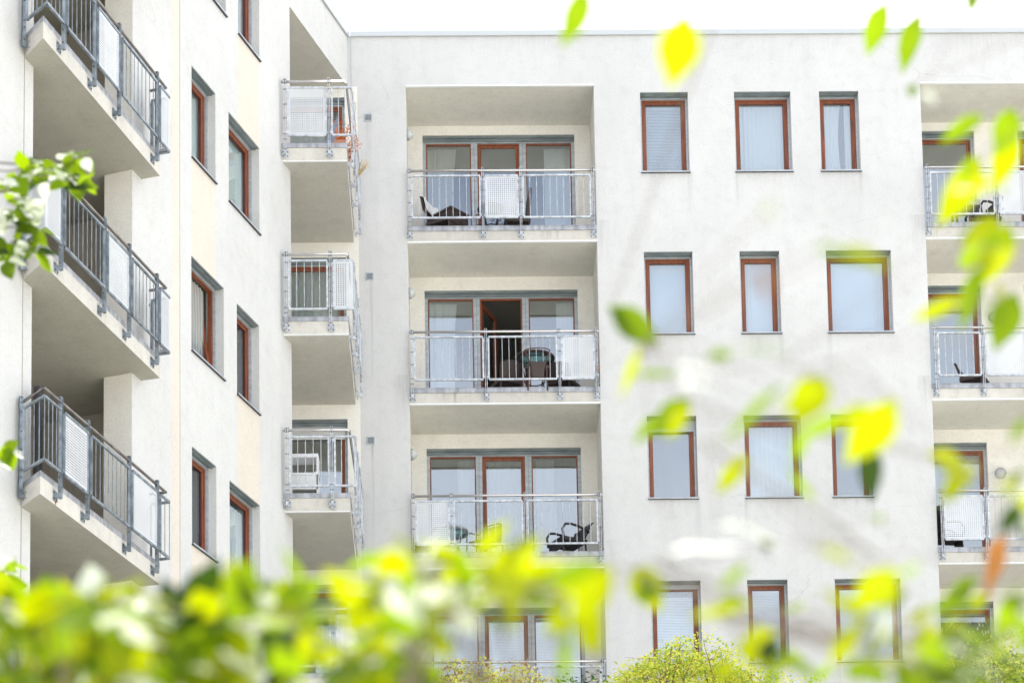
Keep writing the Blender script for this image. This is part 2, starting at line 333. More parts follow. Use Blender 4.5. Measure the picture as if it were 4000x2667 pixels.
def ring(mb, a0, a1, o0, o1, z0, z1, w_, m=0, wt=None, wb=None):
    wt = wt or w_; wb = wb or w_
    mb.box(a0, a0 + w_, o0, o1, z0, z1, m); mb.box(a1 - w_, a1, o0, o1, z0, z1, m)
    mb.box(a0 + w_, a1 - w_, o0, o1, z1 - wt, z1, m); mb.box(a0 + w_, a1 - w_, o0, o1, z0, z0 + wb, m)

def window(f, parent, a0, a1, z0, z1, cover=(), drop=0.0, label=None, name='window', sc=1.0, tilt=False, depth=0.2, gl='glass'):
    """one window: timber frame (the part) with pane, sill, lintel, guide rails, shutter and whatever hangs behind the glass"""
    D = depth
    mb = MB(f); ring(mb, a0 + .032, a1 - .032, -D - .07, -D, z0 + .004, z1 - .03, .034, 0)
    if not tilt: ring(mb, a0 + .066, a1 - .066, -D - .06, -D - .012, z0 + .038, z1 - .064, .046, 0); ring(mb, a0 + .108, a1 - .108, -D - .055, -D - .020, z0 + .08, z1 - .107, .006, 1)
    w_ = mb.build(name, [M['wood'], M['wood_dark']], parent)
    if label: w_['label'] = label
    if tilt:
        tp = 0.0; q = MB(); h = z1 - z0 - .1; fr = []
        def tf(a, o, z): # tilted inwards at the top
            k = (z - z0) / h; return f(a, o - k * 0.16, z)
        q = MB(tf); ring(q, a0 + .066, a1 - .066, -D - .06, -D - .012, z0 + .038, z1 - .064, .046, 0); q.build('tilted_sash', M['wood'], w_)
        q = MB(tf); q.box(a0 + .11, a1 - .11, -D - .04, -D - .034, z0 + .08, z1 - .107); q.build('pane', M[gl], w_)
    else:
        q = MB(f); q.box(a0 + .11, a1 - .11, -D - .045, -D - .039, z0 + .082, z1 - .108); q.build('pane', M[gl], w_)
    q = MB(f); q.box(a0 - .012, a1 + .012, -D, .036, z0 - .016, z0 - .002, 0); q.box(a0 - .012, a1 + .012, .030, .038, z0 - .012, z0 + .014, 1)
    q.build('sill', [M['dark'], M['rail_grey']], w_)
    q = MB(f); q.box(a0 + .003, a1 - .003, -D - .01, -.010, z1 - .014, z1 - .002, 0); q.box(a0 + .003, a1 - .003, -.075, -.060, z1 - .030 - 0, z1 - .014, 0); q.box(a0 + .003, a1 - .003, -D - .005, -D + .03, z1 - .042 - drop, z1 - .014, 1)
    q.build('shutter_box', [M['grey'], M['rail_grey']], w_)
    for ga in (a0 + .003, a1 - .034): q = MB(f); q.box(ga, ga + .031, -D - .004, -D + .045, z0, z1 - .042); q.build('guide_rail', M['rail_grey'], w_)
    for c in cover:
        k, u0, u1, v0, v1, mt = c; A0 = a0 + .05 + (a1 - a0 - .1) * u0; A1 = a0 + .05 + (a1 - a0 - .1) * u1; Z0 = z0 + (z1 - z0) * v0; Z1 = z0 + (z1 - z0) * v1
        if k == 'blind': blind_mb(f, A0, A1, -D - .10, Z0, Z1).build('blind', M[mt], w_)
        elif k == 'gather': curtain_mb(f, A0, A1, -D - .10, Z0, Z1, max(3, int(9 * (A1 - A0))), .03, .5).build('curtain', M[mt], w_)
        elif k == 'roller': q = MB(f); q.box(A0, A1, -D - .12, -D - .117, Z0, Z1); q.build('roller_blind', M[mt], w_)
        else: curtain_mb(f, A0, A1, -D - .10, Z0, Z1, max(3, int(12 * (A1 - A0))), .022).build('curtain', M[mt], w_)
    return w_

# ------------------------------------------------------------------ railings
def seg_point(path, d):
    for (x0, y0), (x1, y1) in zip(path[:-1], path[1:]):
        l = math.hypot(x1 - x0, y1 - y0)
        if d <= l + 1e-9: return (x0 + (x1 - x0) * d / l, y0 + (y1 - y0) * d / l), ((x1 - x0) / l, (y1 - y0) / l)
        d -= l
    return (x1, y1), ((x1 - x0) / l, (y1 - y0) / l)
def corners(path, d0, d1):
    """pieces (start, end) of the path between two distances, split at the bends"""
    acc = 0; cuts = [d0]
    for (x0, y0), (x1, y1) in zip(path[:-1], path[1:]):
        acc += math.hypot(x1 - x0, y1 - y0)
        if d0 + .02 < acc < d1 - .02: cuts.append(acc)
    cuts.append(d1); return list(zip(cuts[:-1], cuts[1:]))
def perf_panel(mb, p0, p1, z0, z1, m=0, pitch=0.036, r=0.0105):
    """sheet with real round holes between two plan points"""
    x0, y0 = p0; x1, y1 = p1; ln = math.hypot(x1 - x0, y1 - y0); ux, uy = (x1 - x0) / ln, (y1 - y0) / ln
    nx = int((ln - .05) / pitch); nz_ = int((z1 - z0 - .06) / pitch)
    mx_ = (ln - nx * pitch) / 2; mz = (z1 - z0 - nz_ * pitch) / 2
    def V(a, z): mb.v.append((x0 + ux * a, y0 + uy * a, z)); return len(mb.v) - 1
    def q(a, b, c, d): mb.face([V(a, c), V(b, c), V(b, d), V(a, d)], m)
    q(0, ln, z0, z0 + mz); q(0, ln, z1 - mz, z1); q(0, mx_, z0 + mz, z1 - mz); q(ln - mx_, ln, z0 + mz, z1 - mz)
    for i in range(nx):
        for j in range(nz_):
            ca = mx_ + (i + .5) * pitch; cz = z0 + mz + (j + .5) * pitch; h = pitch / 2
            O = [V(ca + h * a, cz + h * b) for a, b in ((-1, -1), (0, -1), (1, -1), (1, 0), (1, 1), (0, 1), (-1, 1), (-1, 0))]
            I = [V(ca + r * math.cos(t), cz + r * math.sin(t)) for t in [math.pi * (1.25 + .25 * k) for k in range(8)]]
            for k in range(8): mb.face([O[k], O[(k + 1) % 8], I[(k + 1) % 8], I[k]], m)
def railing(parent, path, hpath, zb, posts, panels, zh, zp0, zp1, mfr, mhand, post_map, plate=True):
    """handrail is the part; posts and infill panels are its sub-parts"""
    mb = MB(); mb.tube([(x, y, zh) for x, y in hpath], 0.021, 10)
    rl = mb.build('railing', mhand, parent)
    for d in posts:                                                # post: two flat bars with spacers and bolts, base plate on the slab edge
        (x, y), (tx, ty) = d; nx, ny = ty, -tx
        if d[2] if len(d) > 2 else False: nx, ny = -nx, -ny
        q = MB()
        def fr(a, o, z, x=x, y=y, tx=tx, ty=ty, nx=nx, ny=ny): return (x + tx * a + nx * o, y + ty * a + ny * o, z)
        q.map = fr
        for sgn in (-1, 1): q.box(sgn * .014 - .0045, sgn * .014 + .0045, -.024, .024, zb + .07, zh + .055)
        for zz in (zb + .16, zb + .33, zp0 + .03, zp0 + (zp1 - zp0) * .37, zp0 + (zp1 - zp0) * .66, zp1 - .02, zh - .03, zh + .035):
            q.box(-.030, .030, -.007, .007, zz - .006, zz + .006, 1)
        if plate:
            q.box(-.055, .055, -.075, -.066, zb + .045, zb + .175)
            q.box(-.010, .010, -.066, .02, zb + .08, zb + .14)
            for a in (-.038, .038):
                for zz in (.072, .148): q.box(a - .008, a + .008, -.066, -.058, zb + zz - .008, zb + zz + .008, 1)
        q.build('post', [mfr, M['bolt']], rl)
    for d0, d1, kind in panels:
        q = MB()
        for e0, e1 in corners(path, d0, d1):
            (xa, ya), _ = seg_point(path, e0 + 1e-6); (xb, yb), _ = seg_point(path, e1 - 1e-6)
            ln = math.hypot(xb - xa, yb - ya); ux, uy = (xb - xa) / ln, (yb - ya) / ln
            for z in (zp0, zp1): q.bar((xa, ya, z), (xb, yb, z), .030, .030)
            for (x, y), en in (((xa, ya), e0 == d0), ((xb, yb), e1 == d1)):
                if en: q.bar((x, y, zp0 + .015), (x, y, zp1 - .015), .030, .030)
            if kind == 'bar':
                n = max(1, round(ln / .118))
                for i in range(1, n): q.tube([(xa + ux * ln * i / n, ya + uy * ln * i / n, z) for z in (zp0, zp1)], .0062, 6, 0, False)
                if e1 != d1: q.tube([(xb, yb, z) for z in (zp0, zp1)], .0062, 6, 0, False)
            else:
                perf_panel(q, (xa, ya), (xb, yb), zp0 + .012, zp1 - .012, 1)
        for e, sg in ((d0, -1), (d1, 1)):                          # fixing lugs
            (x, y), (tx, ty) = seg_point(path, e)
            for z in (zp0 + .05, zp1 - .06): q.bar((x, y, z), (x + sg * tx * .035, y + sg * ty * .035, z), .006, .04)
        q.build('barred_panel' if kind == 'bar' else 'perforated_panel', [mfr, M['perf']], rl)
    return rl

# ================================================================== FRONT BUILDING (faces the camera)
front = empty('apartment_building', (4.0, 5.0, GZ), 'white rendered apartment building facing the viewer with stacked loggias and red timber windows', 'building')
XL0, XL1, XR0, XR1 = 0.0, 3.32, 9.105, 13.4
SOF = [21.807, 18.918, 15.968, 13.018]; TOP = [19.115, 16.165, 13.215, 10.265]
LD = 1.30
ROWZ = [(20.166, 21.66), (17.196, 18.705), (14.222, 15.713), (11.293, 12.762)]
COLS = [[(4.135, 4.982), (5.798, 6.80), (7.307, 8.005)], [(4.135, 4.988), (5.815, 6.512), (7.334, 8.478)],
        [(4.117, 4.977), (5.80, 6.80), (7.32, 8.02)], [(4.115, 4.975), (5.78, 6.478), (7.295, 8.43)]]
holes = []
for (z0, z1), cs in zip(ROWZ, COLS): holes += [(a, b, z0, z1, .30) for a, b in cs]
for s_, t_ in zip(SOF, TOP): holes += [(XL0, XL1, t_, s_, 0), (XR0, XR1, t_, s_, 0)]
CDOOR = [(21.60, 19.145), (18.648, 16.195), (15.711, 13.245), (12.76, 10.295)]
holes += [(-2.9, -1.078, zb, zt, .26) for zt, zb in CDOOR]
stn = [(-.667, 21.14, .07, 1.3, .35), (-.64, 18.22, .035, 2.2, .55), (-.65, 15.24, .035, 2.1, .55)]
for (z0, z1), cs in zip(ROWZ, COLS):
    for k, (a, b) in enumerate(cs): stn += [((a + b) / 2, z0 - .02, (b - a) * .72, .34, .20), (a + .01 if (k + int(z0)) % 2 else b - .01, z0 - .015, .07, .8, .3)]
stn += [(.02, 17.0, .3, 1.2, .25), (3.42, 19.3, .16, .9, .3), (8.98, 19.35, .16, .8, .35), (9.0, 16.4, .16, .9, .35), (-.12, 16.5, .2, .9, .3), (3.45, 13.5, .15, .9, .3), (2.2, 22.72, 1.6, .5, .16), (6.5, 22.72, 2.2, .7, .14), (10.2, 22.72, 1.3, .6, .22)]
add_stains(M['plaster'], stn, (4.0, 5.0, GZ))
add_stains(M['slab'], [(2.45, 19.12, .14, .26, .55), (2.62, 19.12, .05, .24, .5), (.80, 16.17, .045, .34, 1.3), (.60, 16.17, .03, .2, .5), (1.34, 16.17, .12, .3, .3), (2.62, 16.17, .12, .3, .3), (1.33, 19.12, .12, .3, .25), (1.97, 13.22, .12, .3, .3), (-1.18, 13.2, .09, .26, 1.0), (9.3, 19.12, .08, .3, .5), (1.2, 13.22, .5, .3, .2), (3.2, 16.17, .12, .3, .4), (.1, 19.12, .12, .3, .3), (10.0, 16.17, .1, .3, .4)], (4.0, 5.0, GZ))
mb = MB(fac)
patches = [(-2.45, -0.853, GZ, 21.80, 1)]
for s_, t_ in zip(SOF[1:] + [10.068], TOP): patches += [(XL0, XL1, s_, t_, 2), (XR0, XR1, s_, t_, 2)]
wall(mb, -4.0, 17.0, GZ, 22.745, holes, .30, 0, 0, patches)
front_wall = mb.build('wall', [M['plaster'], M['cream'], M['slab']], front)
q = MB(fac)                                                        # side, back and roof of the block
q.quad([(17, 0, GZ), (17, -11, GZ), (17, -11, 22.745), (17, 0, 22.745)]); q.quad([(-4, -11, GZ), (17, -11, GZ), (17, -11, 22.745), (-4, -11, 22.745)])
q.quad([(-4, 0, GZ), (-4, -11, GZ), (-4, -11, 22.745), (-4, 0, 22.745)])
q.build('rear_wall', M['plaster'], front)
q = MB(fac); q.quad([(-4, 0, 22.6), (17, 0, 22.6), (17, -11, 22.6), (-4, -11, 22.6)]); q.build('roof', M['inner'], front)
q = MB(fac); q.box(-0.965, 5.9, -.30, .035, 22.745, 22.815); q.box(5.904, 12.9, -.30, .035, 22.745, 22.815); q.box(12.904, 17.03, -.30, .035, 22.745, 22.815)
q.box(-0.965, 17.03, .018, .042, 22.722, 22.744)
q.build('coping', M['coping'], front)
# interior: storey plates, partitions and a rear wall, seen only through the panes
q = MB(fac)
for s_, t_ in zip(SOF + [10.068], [22.3] + TOP):
    q.box(3.4, 9.0, -6.0, -.30, s_ - .0, t_ + .02); q.box(-4, 3.4, -6.0, -(LD + .30), s_, t_ + .02); q.box(9.0, 16.9, -6.0, -(LD + .30), s_, t_ + .02)
q.quad([(-4, -6.0, 7), (16.9, -6.0, 7), (16.9, -6.0, 22.6), (-4, -6.0, 22.6)])
for a in (3.42, 5.4, 7.05, 9.0): q.box(a - .05, a + .05, -6.0, -.31 if 3.5 < a < 8.9 else -(LD + .31), 9, 22.5)
q.build('interior_wall', M['inner'], front)

# ---- loggias
def door_set(f, parent, x0, x1, zt, zb, D, covers, opened=False, roller=0.0, layout='three'):
    """grey box and mullions with timber glazing: a fixed light, the balcony door and another fixed light"""
    mb = MB(f); gr = MB(f)
    gr.box(x0, x1, -D - .12, -D - .02, zt - .045, zt - .002); gr.box(x0, x1, -D - .125, -D - .055, zt - .10, zt - .045)
    gr.box(x0, x1, -D - .13, -D - .075, zt - .118, zt - .10, 1)
    zt2 = zt - .118
    if layout == 'three': mull = [(x0, x0 + .056), (x0 + .88, x0 + .995), (x0 + 1.765, x0 + 1.882), (x1 - .058, x1)]
    else: mull = [(x0, x0 + .05), (x1 - .05, x1)]
    for a, b in mull:
        gr.box(a, b, -D - .13, -D - .085, zb, zt2, 1)
        if b - a > .08: gr.box((a + b) / 2 - .003, (a + b) / 2 + .003, -D - .086, -D - .080, zb, zt2, 0)
    o = gr.build('balcony_door', [M['grey'], M['rail_grey']], parent)
    for i in range(len(mull) - 1):
        a, b = mull[i][1], mull[i + 1][0]; centre = (layout == 'three' and i == 1) or layout != 'three'
        fr = MB(f); wdt = .022 if not centre else .030
        ring(fr, a, b, -D - .15, -D - .10, zb, zt2, wdt, 0)
        if centre and opened:                                     # leaf swung inwards
            fr.build('door_frame', M['wood'], o); hx = a + .035
            def sw(u, v, z, hx=hx): # hinge at the left, opened about 62 degrees
                c, s2 = math.cos(R(66)), math.sin(R(66)); return f(hx + u * c + v * s2, -D - .15 - u * s2 + v * c, z)
            lf = MB(sw); ring(lf, 0, b - a - .07, -.05, 0, zb + .03, zt2 - .04, .075, 0); L2 = lf.build('open_door_leaf', M['wood'], o)
            gl = MB(sw); gl.box(.075, b - a - .145, -.027, -.021, zb + .10, zt2 - .115); gl.build('door_glass', M['glass'], o)
            continue
        if centre:
            ring(fr, a + .034, b - .034, -D - .14, -D - .112, zb + .03, zt2 - .034, .040, 0, None, .09); fr.box(a + .03, b - .03, -D - .125, -D - .118, zt2 - .036, zt2 - .028, 1)
            ia, ib, iz0, iz1 = a + .072, b - .072, zb + .12, zt2 - .072
        else: ia, ib, iz0, iz1 = a + .02, b - .02, zb + .02, zt2 - .02
        fr.build('door_frame' if centre else 'side_light_frame', [M['wood'], M['wood_dark']], o)
        gl = MB(f); gl.box(ia, ib, -D - .132, -D - .126, iz0, iz1); gl.build('door_glass', M['glass'], o)
    if roller:
        sh = MB(f); z = zt2
        while z > zt2 - roller: sh.box(x0 + .05, x1 - .05, -D - .10, -D - .088, z - .038, z - .002); z -= .042
        sh.build('roller_shutter', M['shutter'], o)
    for c in covers:
        k, u0, u1, mt = c[:4]; A0 = x0 + (x1 - x0) * u0; A1 = x0 + (x1 - x0) * u1
        if k == 'blind': blind_mb(f, A0, A1, -D - .22, zb, zt2 - .02).build('blind', M[mt], o)
        elif k == 'gather': curtain_mb(f, A0, A1, -D - .26, zb, zt2 - .01, max(3, int(9 * (A1 - A0))), .03, .4).build('curtain', M[mt], o)
        elif k == 'gatherr': curtain_mb(f, A0, A1, -D - .26, zb, zt2 - .01, max(3, int(9 * (A1 - A0))), .03, -.4).build('curtain', M[mt], o)
        else: curtain_mb(f, A0, A1, -D - .26, zb, zt2 - .01, max(3, int(9 * (A1 - A0))), .03).build('curtain', M[mt], o)
    return o
def loggia(x0, x1, zs, zt, doors, name='loggia'):
    mb = MB(fac)
    hs_ = [(a, b, zt, c, .16) for a, b, c in doors]
    f2 = shift(fac, 0, -LD); back = MB(f2); wall(back, x0, x1, zt, zs, hs_, .16)
    o = back.build(name, M['cream'], front)
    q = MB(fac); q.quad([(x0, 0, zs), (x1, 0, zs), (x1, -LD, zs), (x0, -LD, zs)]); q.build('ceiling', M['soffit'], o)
    q = MB(fac); q.quad([(x0, 0, zt), (x1, 0, zt), (x1, -LD, zt), (x0, -LD, zt)]); q.build('floor_slab', M['flash'], o)
    for x in (x0, x1): q = MB(fac); q.quad([(x, 0, zt), (x, -LD, zt), (x, -LD, zs), (x, 0, zs)]); q.build('side_wall', M['cream'], o)
    q = MB(fac); q.box(x0 + .002, x1 - .002, .006, .016, zs - .014, zs + .006); q.box(x0 + .002, x1 - .002, -.03, .016, zs - .020, zs - .014); q.build('drip_edge', M['white'], o)
    q = MB(fac); q.box(x0 - .0, x0 + 1.78, -.02, .022, zt - .004, zt + .072); q.box(x0 + 1.784, x1 + .0, -.02, .022, zt - .004, zt + .072)
    q.box(x0, x1, -.04, .030, zt + .072, zt + .080); q.build('flashing', M['flash'], o)
    return o
DT = [21.632, 18.67, 15.705, 12.757]
COV = [[('gather', .03, .22, 'cream_curtain'), ('curtain', .80, .985, 'sheer')],
       [('gather', .03, .21, 'sheer'), ('curtain', .86, .985, 'sheer')],
       [('curtain', .20, .33, 'sheer_grey'), ('curtain', .40, .64, 'sheer_grey'), ('curtain', .71, .83, 'sheer_grey')],
       [('blind', .025, .31, 'blind'), ('blind', .37, .64, 'blind'), ('blind', .69, .975, 'blind')]]
def lamp(x, y, z, parent, axis='X'):
    q = MB(); r = .10
    if axis == 'X': q.lathe((x, y, z), [(0, 0), (r, 0), (r, .03), (r * .98, .035)], 20, 0, 'X'); q.lathe((x, y, z), [(r * .93, .034), (r * .9, .05), (r * .5, .10), (0.001, .125)], 20, 1, 'X')
    else: q.lathe((x, y, z), [(0, 0), (r, 0), (r, -.04), (r * .78, -.055), (r * .76, -.045)], 24, 0, 'Y'); q.lathe((x, y, z), [(r * .76, -.046), (r * .6, -.065), (0.001, -.075)], 24, 1, 'Y')
    q.build('wall_lamp', [M['rail_grey'], M['lampglass']], parent)
M['lampglass'] = mat('frosted_lamp_glass', (0.55, 0.56, 0.56), 0.25)
PN = {0: ([.045, 1.328, 1.991, 3.262], 'bpb'), 1: ([.055, 1.338, 2.615, 3.262], 'bbp'), 2: ([.045, .702, 1.972, 3.262], 'pbb'), 3: ([.05, 1.321, 1.987, 3.262], 'bpb')}
for i in range(4):
    lg = loggia(XL0, XL1, SOF[i], TOP[i], [(.262, 3.032, DT[i])])
    door_set(fac, front, .262, 3.032, DT[i], TOP[i] + .004, LD, COV[i], opened=(i == 1))
    lamp(0.0, .42, TOP[i] + 2.02, front)
    zb = TOP[i] - .197; ps, kinds = PN[i]; y = -.078
    path = [(0, y - .005), (3.32, y - .005)]
    pans = [(a + .047, b - .047, 'bar' if k == 'b' else 'perf') for a, b, k in zip(ps[:-1], ps[1:], kinds)]
    railing(front, path, [(.01, y), (3.31, y)], zb, [((p, y), (1, 0)) for p in ps], pans, zb + 1.262, zb + .395, zb + 1.165, M['galv'], M['steel'], None)
RN = {0: ([9.156, 10.365, 11.0, 12.3], 'bpb'), 1: ([9.182, 10.011, 10.80, 12.1], 'bpb'), 2: ([9.178, 9.942, 11.2, 12.5], 'pbb'), 3: ([9.18, 10.4, 11.7, 12.6], 'bbb')}
RCOV = [[], [('curtain', .02, .99, 'sheer_grey')], [('curtain', .0, .5, 'sheer_grey')], []]
for i in range(4):
    lg = loggia(XR0, XR1, SOF[i], TOP[i], [(9.25, 10.357, DT[i] + .02), (11.15, 12.5, DT[i] + .02)])
    door_set(fac, front, 9.25, 10.357, DT[i] + .02, TOP[i] + .004, LD, RCOV[i], layout='one', roller=0)
    door_set(fac, front, 11.15, 12.5, DT[i] + .02, TOP[i] + .004, LD, [], layout='one')
    if i: lamp(10.58, LD, TOP[i] + [0, 1.91, 1.925, 1.90][i], front, 'Y')
    zb = TOP[i] - .197; ps, kinds = RN[i]; y = -.078
    pans = [(a - XR0 + .047, b - XR0 - .047, 'bar' if k == 'b' else 'perf') for a, b, k in zip(ps[:-1], ps[1:], kinds)]
    railing(front, [(XR0, y - .005), (XR1, y - .005)], [(XR0 + .01, y), (XR1 - .3, y)], zb, [((p, y), (1, 0)) for p in ps], pans, zb + 1.262, zb + .395, zb + 1.165, M['galv'], M['steel'], None)

# ---- the twelve windows in the plain part of the facade
WC = [[[('blind', 0, 1, .02, .93, 'blind')], [('curtain', 0, 1, .0, .95, 'sheer')], [('gather', 0, .62, .0, .95, 'sheer'), ('curtain', .72, 1, .0, .95, 'sheer')]],
      [[('roller', 0, 1, .84, .95, 'blind'), ('roller', 0, 1, .0, .84, 'pale')], [('curtain', 0, .3, 0, .95, 'sheer'), ('roller', .2, 1, 0, .95, 'pale')], [('roller', 0, .84, 0, .95, 'pale'), ('gather', .80, 1, 0, .95, 'sheer')]],
      [[], [('curtain', 0, 1, .0, .93, 'sheer')], []],
      [[('blind', 0, 1, .22, .86, 'blind')], [('blind', 0, 1, .02, .93, 'blind')], [('blind', 0, 1, .02, .93, 'blind')]]]
M['pale'] = cloth('pale_blue_roller', (0.80, 0.87, 0.96), 0.1, 0.0)
for r in range(4):
    for c in range(3):
        a0, a1 = COLS[r][c]; z0, z1 = ROWZ[r]
        window(fac, front, a0, a1, z0, z1, WC[r][c], drop=.17 if (r, c) in ((2, 0),) else (.05 if (r, c) == (3, 0) else 0))
# ---- vent grilles with their dirty run-offs
for x, z, hh in ((-.667, 21.217, .9), (-.669, 18.293, 2.2), (-.68, 15.315, 2.0)):
    q = MB(fac); ring(q, x - .07, x + .07, 0, .012, z - .07, z + .07, .018)
    for k in range(6): q.box(x - .052, x + .052, .001, .008, z - .046 + k * .017, z - .039 + k * .017)
    q.box(x - .053, x + .053, -.0, .002, z - .053, z + .053, 1)
    q.build('vent_grille', [M['rail_grey'], M['bolt']], front)
# ---- lightning rod and its down conductor
q = MB(); q.tube([(-1.16, .35, 22.6), (-1.16, .35, 25.4)], .010, 6); q.lathe((-1.16, .35, 22.8), [(.03, 0), (.035, .03), (.02, .06), (.0, .07)], 8)
q.tube([(-1.16, .35, 22.86), (-.98, .02, 22.86), (-.965, -.03, 22.8), (-.955, -.03, 21.6), (-.93, -.03, 21.35), (-.90, -.03, 21.22), (-.88, -.03, 21.35), (-.90, -.03, 21.5), (-.94, -.03, 21.4)], .005, 5)
q.build('lightning_rod', M['rail_grey'], front)

# ================================================================== WING (runs towards the viewer on the left)
wingb = empty('apartment_building', (-6.0, -9.0, GZ), 'white rendered apartment wing on the left seen at a slant, with deep corner balconies', 'building')
# windows: near column c1, far column c2
WW = [(5.27, 6.068, 17.28, 18.718), (5.00, 6.082, 14.295, 15.75), (5.27, 6.07, 11.372, 12.845), (5.0, 6.075, 8.42, 9.89), (4.90, 6.08, 20.18, 21.66),
      (3.708, 4.815, 17.235, 18.682), (3.74, 4.546, 14.265, 15.722), (3.74, 4.82, 11.33, 12.80), (3.74, 4.82, 8.40, 9.87), (3.68, 4.465, 20.155, 21.64)]
holes = [(a, b, c, d, .30) for a, b, c, d in WW]
holes += [(-.0, 2.496, GZ, 21.80, 0)]                               # corner balcony recess
holes += [(7.888, 10.52, GZ, 22.05, 0)]                             # recess of the big balconies
patches = [(6.46, 6.69, GZ, 22.745, 1)]
patches += [(5.27, 6.068, 15.75, 17.28, 1), (5.27, 6.07, 9.89, 11.372, 1), (3.70, 4.50, 18.682, 20.155, 1), (3.74, 4.546, 12.80, 14.265, 1), (5.0, 6.075, 5, 8.42, 1)]
mb = MB(wing); wall(mb, 0.0, 17.0, GZ, 22.745, holes, .30, 0, 0, patches)
mb.build('wall', [M['plaster_wing'], M['peach']], wingb)
q = MB(wing); q.box(6.447, 6.453, -.001, .004, GZ, 22.74); q.box(10.735, 10.745, -.001, .006, GZ, 22.0); q.build('expansion_joint', M['stain'], wingb)
q = MB(wing); q.box(-.02, 17.0, -.30, .035, 22.745, 22.815); q.box(0.02, 17.0, .018, .042, 22.722, 22.744); q.build('coping', M['coping'], wingb)
q = MB(wing); q.quad([(0.4, -.0, 22.6), (17, -.0, 22.6), (17, -7, 22.6), (0.4, -4, 22.6)]); q.build('roof', M['inner'], wingb)
q = MB(wing); q.quad([(2.9, -4.5, GZ), (17, -4.5, GZ), (17, -4.5, 22.6), (2.9, -4.5, 22.6)]); q.quad([(17, 0, GZ), (17, -4.5, GZ), (17, -4.5, 22.6), (17, 0, 22.6)]); q.build('rear_wall', M['plaster_wing'], wingb)
# pillar between the recess and the plain wall; the recess itself
q = MB(wing)
q.quad([(7.888, 0, GZ), (7.888, -.435, GZ), (7.888, -.435, 22.05), (7.888, 0, 22.05)])
q.quad([(7.888, -.435, GZ), (6.85, -.435, GZ), (6.85, -.435, 22.05), (7.888, -.435, 22.05)])
q.quad([(10.52, 0, GZ), (10.52, -1.9, GZ), (10.52, -1.9, 22.05), (10.52, 0, 22.05)])
q.build('pillar', M['cream'], wingb)
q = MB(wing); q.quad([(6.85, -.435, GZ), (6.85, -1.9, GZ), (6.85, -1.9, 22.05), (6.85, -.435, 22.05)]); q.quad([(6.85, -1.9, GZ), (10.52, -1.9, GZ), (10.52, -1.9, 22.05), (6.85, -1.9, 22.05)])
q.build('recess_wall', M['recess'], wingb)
q = MB(wing)
for z0, z1 in ((22.0, 22.2), (18.918, 19.1), (15.968, 16.17), (13.05, 13.25), (10.1, 10.3)): q.box(2.9, 6.75, -4.4, -.31, z0, z1)
q.box(4.82 + .03, 4.90 - .03, -4.4, -.31, 7, 22.5); q.quad([(6.75, -.31, 7), (6.75, -4.4, 7), (6.75, -4.4, 22.5), (6.75, -.31, 22.5)]); q.quad([(2.8, -.31, 7), (2.8, -4.4, 7), (2.8, -4.4, 22.5), (2.8, -.31, 22.5)])
q.build('interior_wall', M['inner'], wingb)
# corner recess: end of the wing wall and ceiling
e = wing(2.496, 0, 0); q = MB()
ea = (e[0], e[1]); eb = (-2.45, -2.13); ec = (-2.92, 0.0)
for p0, p1 in ((ea, eb), (eb, ec)):
    n_ = len(q.v); q.v += [(p0[0], p0[1], GZ), (p1[0], p1[1], GZ), (p1[0], p1[1], 21.80), (p0[0], p0[1], 21.80)]; q.face([n_, n_ + 1, n_ + 2, n_ + 3])
q.build('recess_end_wall', M['cream'], wingb)
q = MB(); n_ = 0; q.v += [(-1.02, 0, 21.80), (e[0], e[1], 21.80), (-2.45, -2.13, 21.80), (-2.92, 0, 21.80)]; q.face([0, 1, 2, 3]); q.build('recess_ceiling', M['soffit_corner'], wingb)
CV = [[('curtain', .0, 1, 0, .95, 'green_curtain')], [('gather', .1, .9, 0, .95, 'sheer_grey')], [('curtain', .3, 1, 0, .95, 'sheer')], [], [],
      [('curtain', .0, 1, 0, .94, 'green_curtain')], [('curtain', .4, 1, 0, .95, 'sheer')], [('curtain', .05, .75, 0, .9, 'sheer')], [], [('curtain', 0, 1, 0, .95, 'sheer')]]
for i, (a, b, c, d) in enumerate(WW):
    window(wing, wingb, a, b, c, d, CV[i], tilt=(i == 1), depth=.17, gl='glass_clear')

